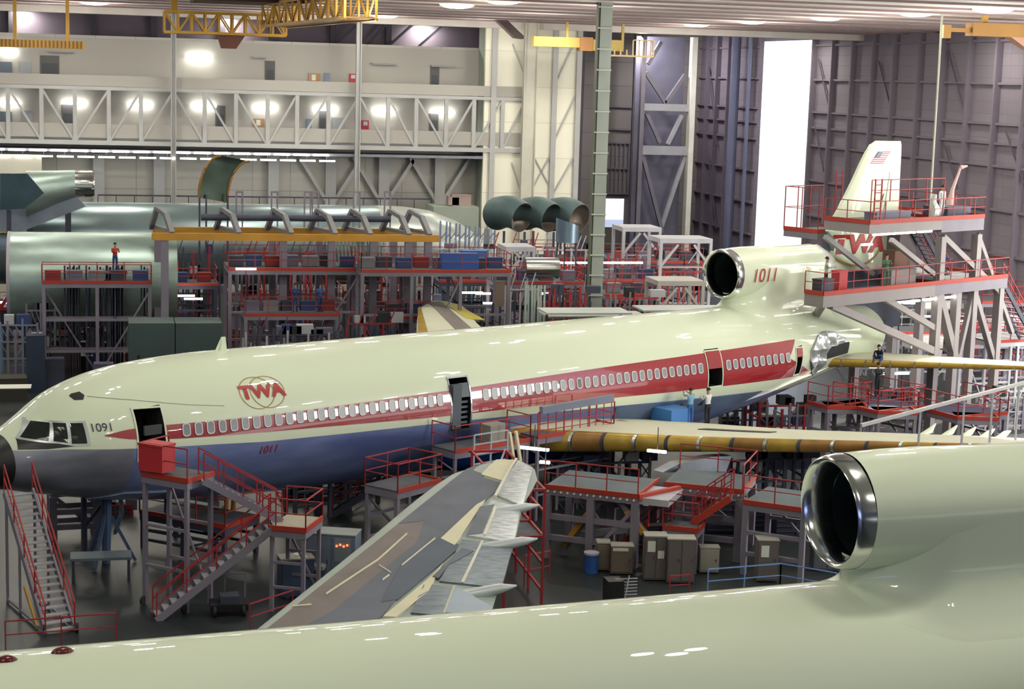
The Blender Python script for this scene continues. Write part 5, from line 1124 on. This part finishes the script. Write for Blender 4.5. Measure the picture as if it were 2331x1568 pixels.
# polished duct section at left, facing right
x0=GY(60,420,126).x; x1=GY(215,420,126).x; zt_=GY(150,390,126).z; dd=empty('tail_duct_section',(0,126,0),'polished tail duct with round mouth pointing right, at far left','airframe part')
SM=SKING
cyl(dd,'duct_barrel',SM,[(x0,0,zt_-1.6,1.7,1.6),(x0+2,0,zt_-1.1,1.4,1.15),(x1-1.3,0,zt_-.85,1.0,.95)],32,False)
cyl(dd,'mouth_ring',POL,[(x1-1.3,0,zt_-.85,1.0,.95),(x1-.2,0,zt_-.85,1.02,.98),(x1,0,zt_-.85,.95,.9),(x1-.1,0,zt_-.85,.86,.82)],32,False)
cyl(dd,'duct_lining',DARK,[(x1-.1,0,zt_-.85,.86,.82),(x1-1.6,0,zt_-.85,.7,.7),(x1-1.65,0,zt_-.85,.05,.05)],32,False)
child(MB().prism([(x0+.3,-.3,zt_-.3),(x1-1.2,-.3,zt_-1.7),(x1-.6,-.3,zt_-2.4),(x0-.4,-.3,zt_-4.2),(x0-3,-.3,zt_-4.2)],(0,.6,0)),'lower_skirt',mat('pale_blue_skin',(.26,.30,.36),.4,.4,var=.2),dd)
child(MB().box((x0,-.2,0),(x0+.4,.2,zt_-2)).box((x1-2,-.2,0),(x1-1.6,.2,zt_-1.8)),'stand_leg',STEELD,dd)
# dark green fin panel at the far left
p=[(0,395),(62,395),(100,440),(55,475),(0,478)]; mb=MB(); Yq=122; mb.prism([GY(a,b,Yq) for a,b in p],(0,.35,0)); o=mb.build('fin_panel',mat('dark_green_skin',(.05,.09,.11),.4,.5,var=.25)); tag(o,'dark green fin panel standing at the far left edge','airframe part')
child(MB().bar(GY(20,478,Yq+.2),GY(20,478,Yq+.2)*1.0-Vector((0,0,GY(20,478,Yq).z)),.3),'stand_leg',STEELD,o)
# green-tinted barrel section in front
YD=112; xa_=GY(22,560,YD).x; xb_=GY(400,560,YD).x; z1=GY(200,531,YD-.6).z; rr=2.95
fd=empty('fuselage_barrel',(0,YD,0),'green-tinted bare barrel section with a bright glare, above the left scaffolds','fuselage')
cyl(fd,'hull',SKING,[(xa_,0,z1-rr,rr,rr),(xb_,0,z1-rr,rr,rr)],48,False); cyl(fd,'end_frame',mat('lavender_end_frame',(.4,.36,.42),.6),[(xa_-.1,0,z1-rr,rr*1.01,rr*1.01),(xa_+.1,0,z1-rr,rr*1.01,rr*1.01)],48,False)
xm=GY(215,560,YD).x; child(MB().box((xm,-rr-.03,z1-rr),(xm+.06,-rr+.1,z1-rr+.8)),'panel_joint',STEELD,fd)
for k in range(4): child(MB().box((xa_+1+k*(xb_-xa_-2)/3-.2,-1.2,0),(xa_+1+k*(xb_-xa_-2)/3+.2,1.2,z1-2*rr+.15)),'cradle',STEELD,fd)
# hanging curved skin panel
Yp=121; cpt=GY(510,460,Yp); sp=empty('curved_skin_panel',(cpt.x,Yp,0),'tall curved green skin panel with bronze edges standing above the gantry','airframe part')
za,zb=GY(480,450,Yp).z,GY(520,355,Yp).z; Hq=zb-za; R=[];E1=[];E2=[]
for k in range(13):
    a=math.pi/2*k/12; z=za+Hq*math.sin(a)*1.0; x=-1.7+ (1-math.cos(a))*1.5; R.append([(x,0,z),(x+1.95,.5,z-.35)]); E1.append((x,-.02,z)); E2.append((x+1.95,.48,z-.35))
mb=MB(); mb.loft(R,False); mb.loft([[Vector(q)+Vector((.02,.12,0)) for q in r] for r in R],False); child(mb,'skin',mat('dark_green_metal',(.12,.18,.15),.22,.8,var=.3),sp,True)
for e in(E1,E2): child(MB().tube(e,.09,6),'edge_rib',BROWNG,sp)
for x in(-1.65,-1.2,.25): child(MB().bar((x,0,0),(x,0,za+.2),.12),'stand_leg',STEELD,sp)
# amber gantry jig with grey frames
Yj=106; j=empty('assembly_gantry',(0,Yj,0),'long amber-beamed assembly gantry on grey columns across the middle','gantry')
gx=lambda px,py=540,Y=Yj: GY(px,py,Y).x
zj=GY(600,540,Yj).z
child(MB().box((gx(345),-.25,zj-.2),(gx(1000),.05,zj+.22)),'front_beam',YELB,j); child(MB().box((gx(352),3.6,zj-.2),(gx(985),3.9,zj+.25)),'rear_beam',YELB,j)
for px in(375,645,755,850,930,975): child(MB().box((gx(px)-.22,-.2,0),(gx(px)+.22,.2,zj-.2)),'column',STEEL,j); child(MB().box((gx(px)-.5,3.4,0),(gx(px)-.1,3.8,zj-.2)),'column',STEEL,j)
for px in(368,520,640,740,820,908,955):
    x=gx(px); mb=MB(); mb.bar((x-.5,3.6,zj+.2),(x-.2,2.2,zj+1.5),.28).bar((x-.2,2.2,zj+1.5),(x+.3,1.0,zj+1.2),.24).bar((x+.3,1.0,zj+1.2),(x+.6,-.1,zj+.2),.3).bar((x-.3,3.4,zj+.3),(x+.6,0,zj+.3),.2); child(mb,'top_frame',mat('grey_frame_steel',(.20,.20,.22),.6),j)
child(MB().tube([(gx(462),2.0,zj+1.0),(gx(900),2.0,zj+1.0)],.2,10),'dark_roll',STEELD,j,35)
# hoop posts above the gantry
for k,px in enumerate((545,625,700,718,812,882)):
    p=GY(px,465,117); o=empty('hoop_stand',(p.x,117,0),'slim mauve hoop frame standing above the gantry, %s from the left'%('first','second','third','fourth','fifth','sixth')[k],'frame'); zt_=GY(px,437,117).z; zq=GY(px,500,117).z
    child(MB().bar((-.2,0,0),(-.2,0,zt_),.1).bar((.2,0,0),(.2,0,zt_),.1).bar((-.25,0,zt_),(.25,0,zt_),.12),'hoop',STEEL,o)
p0_=GY(395,500,116); 
# work decks of the middle ground   (px left, px right, py of deck edge, Y, depth, label)
D=[(0,177,702,116,3,'bright red stand with triangular frame at the far left','f'),
(95,345,642,106.6,1.3,'long red-edged deck under the green-tinted barrel section','fb'),
(385,495,647,118,3,'red-railed deck left of the amber gantry middle column','fr'),
(520,818,612,105,4,'broad mauve upper deck under the amber beam, left part','fb'),
(822,1163,616,103,4,'broad mauve upper deck under the amber beam, right part','fblr'),
(556,772,716,104,3,'low red deck with blue rack bays in the centre left','fb'),
(780,985,690,110,3,'red deck with bright kick board in the centre','fblr'),
(1000,1175,640,118,3,'red-railed deck below the white nose of the bare fuselage','fblr'),
(1130,1330,643,110,3,'crimson deck below the polished round drum','fblr'),
(1370,1600,640,112,4,'long crimson deck with pale truss right of the ladder column','fblr'),
(1190,1340,588,122,3,'upper crimson deck under the row of duct sections','fb'),
(1400,1600,596,124,3,'upper red deck behind the pale frames','fb'),
(1230,1345,690,113,3,'low red deck left of the foot of the ladder column','f'),
(880,975,722,104,3,'crimson end deck beside the gold-edged far wing tip','f'),
(1380,1500,672,108,3,'low crimson scaffold deck right of the ladder column foot','fb')]
for px0,px1,py,Y,W,l,rl in D:
    a=GY(px0,py,Y); b=GY(px1,py,Y); z=a.z; L=b.x-a.x
    deck('assembly_dock',l,'work stand',(a.x,Y,0),0,L,W,z,rl,STEEL if Y<112 else STEELD,DECK,max(2,int(L/3)+1),rm=RRAIL,lw=.2)
a=GY(37,650,115.9); bpy.data.objects['assembly_dock']
o=MB().bar(GY(37,650,115.5),GY(0,702,115.5),.22).bar(GY(37,650,115.5),GY(37,702,115.5),.2).bar(GY(-30,702,115.5),GY(60,702,115.5),.2).bar(GY(37,650,115.5),GY(150,690,115.5),.06).bar(GY(-20,702,115.5),Vector((GY(-20,702,115.5).x,115.5,0)),.2).bar(GY(37,702,115.5),Vector((GY(37,702,115.5).x,115.5,0)),.2).build('triangular_hoist',mat('vivid_red_frame',(.50,.03,.03),.5)); tag(o,'vivid red triangular hoist frame at the far left edge','frame')
# duct rings in a row
for k,(px,py,r_) in enumerate(((1180,492,1.18),(1247,493,1.15),(1310,495,1.18))):
    Y=124; p=GY(px,py,Y); o=empty('intake_duct_section',p,'%s dark green curved intake duct in the row of three'%('leftmost','middle','rightmost')[k],'duct')
    n=28; R=[];Ri=[]
    for i in range(9):
        u=i/8; a=u*1.0; cx=-1.3*(1-u)+.3; cy=2.3*(1-u)+0; cz=.45*math.sin(u*math.pi)*.6-.1*u; rr_=r_*(1.05-.1*u)
        dx=Vector((.5*u+.2,-1,-.3*u)).normalized(); ux=dx.cross(Vector((0,0,1))).normalized(); uy=ux.cross(dx)
        R.append([Vector((cx,cy,cz))+ux*rr_*math.cos(2*math.pi*q/n)+uy*rr_*math.sin(2*math.pi*q/n) for q in range(n)]); Ri.append([Vector((cx,cy,cz))+(ux*math.cos(2*math.pi*q/n)+uy*math.sin(2*math.pi*q/n))*(rr_-.05) for q in range(n)])
    child(MB().loft(R,True),'duct_shell',GPRIM,o,True); child(MB().loft(Ri,True),'duct_lining',mat('bronze_lining',(.22,.17,.14),.35,.4,var=.3),o,True); child(MB().loft([R[-1],Ri[-1]],True),'rim',SILV,o)
    child(MB().bar((-.8,1,-r_),(-.8,1,-p.z),.15).bar((.6,.4,-r_),(.6,.4,-p.z),.15),'stand_leg',STEELD,o)
p=GY(1291,527,112); o=empty('cylinder_section',(p.x,p.y,p.z-.7),'upright blue-grey open cylinder on struts in front of the duct row','airframe part')
n=24; child(MB().loft([[(.75*math.cos(2*math.pi*q/n),.75*math.sin(2*math.pi*q/n),z-(.25*math.cos(2*math.pi*q/n) if z>0 else 0)) for q in range(n)] for z in(0,1.35)],True),'shell',mat('steel_blue_shell',(.2,.28,.36),.3,.6),o,True); 
child(MB().bar((-.6,0,0),(-1.2,.3,-(p.z-.7)),.12).bar((.6,0,0),(1.0,.3,-(p.z-.7)),.12).bar((0,.5,0),(0,.5,-(p.z-.7)),.1),'strut',STEELD,o)
# polished drum
p=GY(1232,610,108); o=empty('polished_drum',(p.x,p.y,p.z),'shiny horizontal metal drum left of the ladder column','drum'); child(MB().tube([(-1.1,0,0),(1.1,0,0)],.68,28),'drum',POL,o,35); child(MB().bar((-.9,0,-.6),(-.9,0,-p.z),.12).bar((.9,0,-.6),(.9,0,-p.z),.12),'leg',STEELW,o)
# pale open frames right of the column
for px0,px1,py0,Y,l in((1420,1502,527,118,'pale grey open frame with diagonals, left of the white intake'),(1505,1618,553,112,'pale grey portal frame just left of the white intake'),(1155,1215,572,112,'pale tubular access frame left of the polished drum'),(1500,1600,650,104,'low pale truss bench left of the white intake base')):
    a=GY(px0,py0,Y); b=GY(px1,py0,Y); L=b.x-a.x; o=empty('access_stand',(a.x,Y,0),l,'frame'); m=STEELW if px0!=1500 else mat('beige_truss',(.4,.38,.36),.6)
    for x in(0,L): 
        for y in(0,2.5): child(MB().bar((x,y,0),(x,y,a.z),.2),'upright',m,o)
    child(MB().box((-.1,-.1,a.z),(L+.1,2.6,a.z+.3)),'top_beam',m,o); child(MB().bar((0,0,a.z-1.6),(1.2,0,a.z-.1),.16).bar((L,0,a.z-1.6),(L-1.2,0,a.z-.1),.16),'knee_brace',m,o)
    mb=MB()
    for k in range(5): z=a.z*(.2+.15*k); mb.bar((0,0,z),(L,0,z),.1).bar((L*k/5,2.4,z),(L*(k+1)/5,2.4,z+1),.08)
    child(mb,'cross_rail',m,o)
# blue curtain box, slats, tan panel
crate('blue_cover_box','deep blue covered box on the deck right of the amber gantry','box',GY(1045,592,104.2)-Vector((0,0,.6)),0,2.3,.8,1.0,BLUEP)
crate('blue_cover_box','blue covered panel behind the deep blue box','box',GY(1078,585,106.2)-Vector((0,0,.5)),0,1.6,.5,.9,mat('mid_blue',(.04,.14,.42),.5))
p=GZ(1137,695,2.0); crate('tan_board','plain dark tan board standing left of the pale slats','board',GY(1137,697,101),0.1,.55,.08,1.5,mat('dark_tan',(.16,.12,.09),.7))
o=empty('slat_rack',(GY(1218,720,100).x,100,0),'rack of tall pale slats beside the shiny drum','rack'); zb_=GY(1218,650,100).z; 
for k in range(7): child(MB().bar((-.55+k*.18+.03*(k%3),0,0),(-.6+k*.19,.15*(k%2),zb_),.11,.05),'slat',mat('pale_green_slat',(.45,.52,.48),.4,.3),o)
# flat pale panels lying behind the hull
for k,(px,py,w_,l) in enumerate(((1330,706,5,'upper pale flat panel behind the hull, left of the column foot'),(1350,714,6,'lower pale flat panel behind the hull'),(1560,700,6,'pale flat panel behind the hull near the white intake'))):
    p=GY(px,py,96+2*k); o=MB().box((-w_/2,-1.2,-.1),(w_/2,1.2,0)).build('flat_panel',mat('pale_panel_sheet',(.42,.45,.43),.5)); o.location=p; tag(o,l,'panel'); child(MB().bar((-w_/2+.3,0,-.1),(-w_/2+.3,0,-p.z),.12).bar((w_/2-.3,0,-.1),(w_/2-.3,0,-p.z),.12),'trestle_leg',STEELD,o)
# tall green-grey screen boxes behind the cockpit roof
a=GZ(293,800,0); 
for k,(px0,px1) in enumerate(((293,400),(400,508))):
    Y=100; p=GY(px0,736,Y); q=GY(px1,736,Y); o=empty('green_screen_box',(p.x,Y,0),'%s half of the large dark green boxed screen behind the cockpit roof'%('left','right')[k],'screen'); child(MB().box((0,0,0),(q.x-p.x-.05,2.5,p.z)),'panel',mat('dark_green_screen',(.045,.075,.075),.6,var=.12),o)
    for x in(.5,1.8): child(MB().box((x,-.05,0),(x+.1,0,p.z*.6)),'stile',BLACK,o)
# left dark clutter: cabinets, benches, trestles
for px,py,L,W,H,m,l in((82,890,1.0,.9,3.3,mat('navy_cabinet',(.02,.035,.07),.6),'tall navy cabinet behind the nose'),(10,905,2.4,1.5,1.2,mat('dark_bench',(.04,.035,.03),.8),'dark bench with white sheets at the left edge behind the nose'),(120,880,1.3,.9,1.7,STEELD,'dark low cabinet right of the tall navy cabinet'),(150,860,1.5,.8,1.9,mat('brown_cabinet',(.06,.035,.03),.8),'dark brown cabinet further right behind the nose')):
    p=GZ(px,py,0); crate('floor_cabinet',l,'cabinet',p,.1,L,W,H,m)
for px,py,l in((170,805,'left white drawing sheet on trestles behind the nose'),(250,800,'right white drawing sheet on trestles behind the nose')):
    p=GZ(px,py,1.2); o=empty('drawing_table',(p.x,p.y,0),l,'table'); child(MB().box((-1.1,-.7,1.15),(1.1,.7,1.22)),'tabletop',PPR,o)
    for x in(-1,1):
        for y in(-.6,.6): child(MB().bar((x,y,0),(x,y,1.15),.08),'leg',STEELD,o)
p=GZ(30,875,1.2); o=MB().box((-1.0,-.6,0),(1.0,.6,.04)).build('white_sheet',PPR); o.location=(p.x,p.y-1,1.24); tag(o,'white sheet of paper lying on the dark bench at the left edge','paper')
p=GZ(215,850,0); o=MB().prism([(-.9,0,0),(1.0,0,0),(.5,0,2.2),(.0,0,2.9),(-.3,0,2.9)],(0,.7,0)).build('leaning_airframe_rib',mat('rib_brown_blue',(.07,.06,.08),.5,var=.6,scale=3)); o.location=p; tag(o,'leaning dark airframe rib behind the cockpit roof','airframe part')
# bundles of dark vertical jig posts
for k,(px,n_) in enumerate(((148,5),(160,4),(197,2),(222,5),(245,4),(258,4),(270,2),(322,3))):
    Y=108; p=GY(px,700,Y); zt_=GY(px,604,Y).z; o=empty('jig_post_cluster',(p.x,Y,0),'cluster of dark upright jig posts below the green barrel, %s from the left'%('first','second','third','fourth','fifth','sixth','seventh','eighth')[k],'jig')
    for i in range(n_): child(MB().bar((i*.18,.1*(i%2),0),(i*.18,.1*(i%2),zt_-.1*(i%3)),.1),'post',BLACK if i%2 else STEELD,o)
for k,(px,py) in enumerate(((200,690),(352,700),(395,700))):
    p=GY(px,690,125); o=MB().bar((0,0,0),(0,0,GY(px,690,125).z+.2),.4).build('pale_post',mat('pale_cream_post',(.5,.48,.42),.6)); o.location=(p.x,125,0); tag(o,'pale cream floor post %s'%('between the dark jig posts','left of the gantry column','right of the gantry column')[k],'post')
# blue-grey ribs around the nose
for k in range(12):
    px=1003+k*11; Y=124; p=GY(px,500,Y); o=empty('nose_jig_rib',(p.x,Y,0),'thin blue-grey upright rib in the row around the bare fuselage nose','jig','nose jig ribs'); child(MB().bar((0,0,0),(.1*(k%2),0,GY(px,502+k*2,Y).z),.12),'upright',mat('blue_grey_rib',(.16,.22,.32),.5),o); child(MB().bar((0,0,GY(px,545,Y).z),(.4,0,GY(px,530,Y).z),.08),'arm',STEEL,o)
for k in range(13):
    px=765+k*8.5; Y=106.35; p=GY(px,560,Y); o=MB().bar((0,0,GY(px,606,Y).z),(-.15,0,GY(px,549,Y).z),.09).build('rack_rib',mat('pale_green_rib',(.35,.42,.38),.4,.3)); o.location=(p.x,Y,0); tag(o,'pale green rib in the upright row hanging under the amber beam','airframe part','rib row under the amber beam')
# tool cabinets and crates scattered on floor and decks
random.seed(21)
cm=[mat('mauve_box',(.13,.12,.18),.7),mat('blue_box',(.03,.05,.15),.7),mat('grey_box',(.17,.17,.19),.7),mat('red_bin',(.22,.02,.02),.6),mat('dark_box',(.04,.04,.06),.7)]
cn=['mauve','blue','pale grey','red','near-black']
proto={}
for i in range(110):
    Y=random.choice((101,106,110,114,119,127,135)); px=random.uniform(90,1620); py=random.uniform(640,735)
    p=GZ(px,py,0); p=Vector((GY(px,py,Y).x,Y+random.uniform(-1,1),0)); ci=random.randrange(5)
    if ci not in proto:
        o=crate('parts_crate','small %s parts crate on the hangar floor behind the middle airliner'%cn[ci],'crate',p,0,1.1,.8,1.3,cm[ci],'%s parts crates on the floor'%cn[ci]); proto[ci]=o
    else: o=dup(proto[ci]); o.location=p
    o.rotation_euler=(0,0,random.uniform(-.3,.3))
pr={}
for i,(px0,px1,py,Y) in enumerate([d[:4] for d in D]):
    for k in range(max(2,int((px1-px0)/42))):
        px=px0+(k+.5)*(px1-px0)/max(2,int((px1-px0)/42)); a=GY(px0,py,Y); ci=(i*3+k*2)%5; p=Vector((GY(px,py,Y).x,Y+min(1.6+.4*(k%2),D[i][4]*.5),a.z+.02))
        if ci not in pr:
            o=crate('deck_crate','low %s crate on the assembly dock decks'%cn[ci],'crate',p,0,.9,.6,.6,cm[ci],'%s crates on the dock decks'%cn[ci]); pr[ci]=o
        else: o=dup(pr[ci]); o.location=p
# tube lights under the docks
L0=None
for px,py,Y,w_ in((560,612,104.2,1.2),(1270,598,113,1.3),(1310,598,113,1.6),(1388,598,113,1.3),(1425,598,113,1.0),(1450,598,113,.8),(15,688,117,2),(170,672,117,.8),(360,673,117,.9),(415,673,117,1.6),(440,680,117,1.2),(1010,698,110,2.2),(1100,668,112,1.0),(1120,690,112,1.2),(1075,666,112,1.4),(1240,668,112,.6),(1365,668,111,.35),(1385,668,111,.35),(650,606,110,1.2),(720,606,110,1.5),(800,606,110,.9),(2020,700,110,2),(2080,690,110,1.5),(2130,720,106,1.8),(2060,760,102,2.0),(2200,730,104,1.6),(2290,720,102,1.6),(1990,745,103,1.2),(2240,780,100,2.2),(2040,850,93,1.6),(2000,835,93,1.1),(2310,770,100,1.5)):
    p=GY(px,py,Y); o=MB().box((-w_/2,-.06,-.06),(w_/2,.06,.06)).build('work_light',FLUO); o.location=p; tag(o,'bright tube work light among the assembly docks','light','tube work lights among the docks'); child(MB().bar((0,.05,.06),(0,.05,-p.z),.06),'pole',STEELD,o)
# boxes on a ledge by the return wall
for k,(px,py,w_,h,l) in enumerate(((1048,468,1.6,.9,'large tan box on the ledge by the green return wall'),(1030,466,.9,.7,'small tan box left of the large tan box on the ledge'))):
    p=GY(px,py,144); crate('ledge_box',l,'box',(p.x,144,p.z),0,w_,1,h,mat('rosy_tan_box',(.34,.25,.23),.7))
o=struct(MB().box((GY(985,472,143).x,142.6,0),(GY(1088,472,143).x,146,GY(1040,468,144).z)).build('wall_ledge',mat('greenish_return_wall',(.33,.38,.32),.8)))
# overhead cranes
def truss_crane(name,label,a,b,h,w_,m,n=7):
    a=Vector(a);b=Vector(b); o=empty(name,a,label,'crane'); d=b-a; sd=Vector((-d.y,d.x,0)).normalized()*w_; U=Vector((0,0,h))
    for off in(Vector((0,0,0)),sd):
        child(MB().bar(off,off+d,.16).bar(off+U,off+d+U,.14),'chord',m,o); mb=MB()
        for k in range(n+1): q=off+d*k/n; mb.bar(q,q+U,.11)
        for k in range(n): q=off+d*k/n; r=off+d*(k+1)/n; mb.bar(q,r+U,.09) if k%2 else mb.bar(q+U,r,.09)
        child(mb,'lattice',m,o)
    mb=MB(); v=[Vector((0,0,0)),d,d+sd,sd]; mb.prism(v,(0,0,.08)); child(mb,'floor_grating',mat('dark_amber_grating',(.20,.10,.02),.7),o)
    return o
zc_=GY(375,72,112).z
tc=truss_crane('crane_walkway','amber lattice crane walkway hanging below the ceiling at upper left',(GY(375,72,112).x,112,zc_),(GY(652,72,112).x,112,zc_),1.25,1.6,YEL,9)
child(MB().bar((.6,.8,1.2),(.6,.8,CEIL+.1-zc_),.4),'hanger',YEL,tc); child(MB().bar((6.8,.8,1.2),(6.8,.8,CEIL+.1-zc_),.4),'hanger',YEL,tc); child(MB().prism([(3.2,.3,0),(5.0,.3,0),(4.4,.3,-.9),(3.5,.3,-.9)],(0,.8,0)),'hook_block',mat('rust_block',(.14,.05,.03),.7),tc)
a_=GZ(655,48,zc_+.7); b_=GZ(855,8,zc_+.7)
tc2=truss_crane('bridge_crane','long dark amber bridge crane girder running towards the upper right',(GY(655,50,111).x,111,zc_+.5),(GY(857,22,88).x,88,zc_+.5),1.3,-1.6,YEL,12)
child(MB().box((-6,-6,1.25),(1,-.2,1.6)),'trolley',mat('dark_brown_trolley',(.05,.02,.01),.7),tc2)
p=GY(1215,95,140); q=GY(1470,88,140); o=empty('crane_girder',(p.x,140,p.z),'yellow crane girder with railed end by the ladder column','crane'); L=q.x-p.x
child(MB().box((0,0,-.35),(L*.45,.8,.45)).box((L*.45,-.1,-.55),(L*.8,.9,.35)),'girder',mat('ochre_paint',(.50,.36,.10),.6),o); child(MB().box((L*.41,-.2,-.6),(L*.52,1,.5)),'joint_box',mat('orange_brown',(.36,.17,.06),.6),o)
mb=MB()
for k in range(9): mb.bar((L*.6+k*L*.055,-.4,-.85),(L*.6+k*L*.055,-.4,(.4 if k>4 else -.4)),.1)
mb.bar((L*.55,-.4,-.9),(L*1.06,-.4,-.9),.14).bar((L*.88,-.4,.4),(L*1.06,-.4,.4),.1).bar((L*1.06,-.4,-.9),(L*1.06,-.4,.4),.12); child(mb,'end_railing',mat('pale_amber_rail',(.6,.45,.25),.6),o); child(MB().bar((L*.3,.3,.4),(L*.3,.3,CEIL+.3-p.z),.2),'hanger',mat('ochre_paint',(.50,.36,.10),.6),o); child(MB().bar((L*.8,.3,.3),(L*.8,.3,CEIL+.3-p.z),.2),'hanger',mat('ochre_paint',(.50,.36,.10),.6),o)
p=GY(1130,70,141); o=MB().prism([(0,0,0),(.9,0,0),(2.3,0,-1.2),(2.3,0,-1.45),(1.6,0,-1.4)],(0,1.0,0)).build('dark_stair_bracket',mat('dark_brown_steel',(.05,.03,.03),.7)); o.location=(p.x,141,CEIL-.05); tag(o,'dark slanting steel bracket at the ceiling left of the bright column','bracket')
p=GY(0,98,130); q=GY(192,98,130); o=empty('crane_girder',(p.x,130,p.z),'ribbed orange crane girder at the upper left edge below the ceiling','crane'); child(MB().box((-3,0,-.25),(q.x-p.x,1,.3)),'girder',YEL,o); 
for k in range(22): child(MB().box((-.2+k*.27,-.06,-.22),(-.08+k*.27,0,.28)),'rib',mat('dark_amber_grating',(.20,.10,.02),.7),o) 
child(MB().bar((1,.5,.3),(1,.5,CEIL+.3-p.z),.25),'hanger',YEL,o); child(MB().bar((4.6,.5,.3),(4.6,.5,CEIL+.3-p.z),.25),'hanger',YEL,o)
Yr=100; p=GY(2215,70,Yr); o=empty('crane_girder',(p.x,Yr,p.z),'dark amber crane girder in the upper right corner','crane'); child(MB().box((0,0,-.3),(6,1,.5)),'girder',mat('brown_amber',(.30,.15,.03),.6),o); child(MB().box((-1.6,.2,-.1),(0,.6,.15)).box((-1.9,.1,-.5),(-1.4,.6,.3)),'end_carriage',mat('brown_amber',(.30,.15,.03),.6),o); child(MB().prism([(2.6,0,-.3),(6,0,-.3),(6,0,-2.0),(3.6,0,-.9)],(0,.8,0)),'hook_housing',mat('peach_brown',(.4,.22,.16),.6),o); child(MB().bar((1,.5,.5),(1,.5,CEIL+.3-p.z),.3),'hanger',YEL,o); child(MB().bar((5,.5,.5),(5,.5,CEIL+.3-p.z),.3),'hanger',YEL,o)
a_=GY(2143,62,Yr-.2); b_=GY(2118,455,Yr-.2); o=MB().tube([(0,0,CEIL+.2-a_.z),(0,0,0),b_-a_],.07,8).build('hoist_cable',mat('yellow_blue_cable',(.35,.36,.30),.4),None,35); o.location=a_; tag(o,'long hanging hoist cable in front of the right wall','cable'); child(MB().box((-.1,-.1,-.3),(.1,.1,0)),'hook',STEELD,o)
o.children[0].location=b_-a_
# ================= people =================
def on(px,py,z): return GZ(px,py,z)
q=FAp(23.6,4.3,.16); person('person sitting on the stabiliser in a dark top and blue jeans, arms forward',q,RA-1.2,DARKC,JEANS,'sit',arms=1)
q=FAp(22.3,5.2,0); person('person in dark clothes standing on the platform below the stabiliser',(q.x,q.y,3.12),.4,DARKC,DARKC,'stand',arms=1)
q=FAp(9.4,4.0,-1.75); person('person in a light blue shirt leaning at the hull above the wing',(q.x,q.y,q.z),RA+2.9,SHIRTB,BLUEP,'stand',arms=2)
q=FAp(10.4,4.2,-1.8); person('person in a white shirt and dark trousers standing on the wing by the hull',(q.x,q.y,q.z),RA+3.0,SHIRTW,DARKC,'stand',arms=1)
p=GY(262,600,107.5); person('person in a red shirt standing high on the jig posts by the green barrel',(p.x,107.5,p.z-.5),.3,SHIRTR,JEANS,'stand',arms=1); o=crate('standing_plank','short dark plank under the person in the red shirt','plank',(p.x,107.5,p.z-.6),0,1.4,.8,.1,STEELD); child(MB().bar((0,0,0),(0,0,-p.z+.6),.1),'post',STEELD,o)
for k,(px,l) in enumerate(((672,'person in dark blue overalls at left on the low red deck'),(728,'person in bright blue overalls at right on the low red deck'))):
    a=GY(556,716,104); person(l,(GY(px,716,105).x,105,a.z),.3*k,JEANS if k==0 else BLUEP,JEANS,'stand',arms=1)
q=FAp(24.4,3.8,0); person('person in green work clothes on the middle tail-dock deck before the fin logo',(q.x,q.y,8.5),0,mat('green_work_cloth',(.08,.16,.12),.9),mat('green_work_cloth',(.08,.16,.12),.9),'stand',arms=1)
q=FAp(19.9,3.4,0); person('person in a pale shirt beside the wrapped duct end on the tail dock',(q.x,q.y,8.5),1.2,mat('pale_green_shirt',(.42,.48,.40),.9),DARKC,'stand',arms=1)
q=FAp(29.8,3.6,0); person('person in a blue shirt bending over on the middle tail-dock deck by the tower',(q.x,q.y,8.5),.8,BLUEP,DARKC,'stand',arms=1)
q=FAp(29.5,3.5,0); person('person in white on the upper tail-dock deck',(q.x,q.y,11.95),.4,SHIRTW,SHIRTW,'stand',arms=0)
p=GZ(380,1175,1.5); person('person in a dark shirt behind the front service tower',(p.x,p.y+.2,1.5),2.0,DARKC,JEANS,'stand',arms=1)
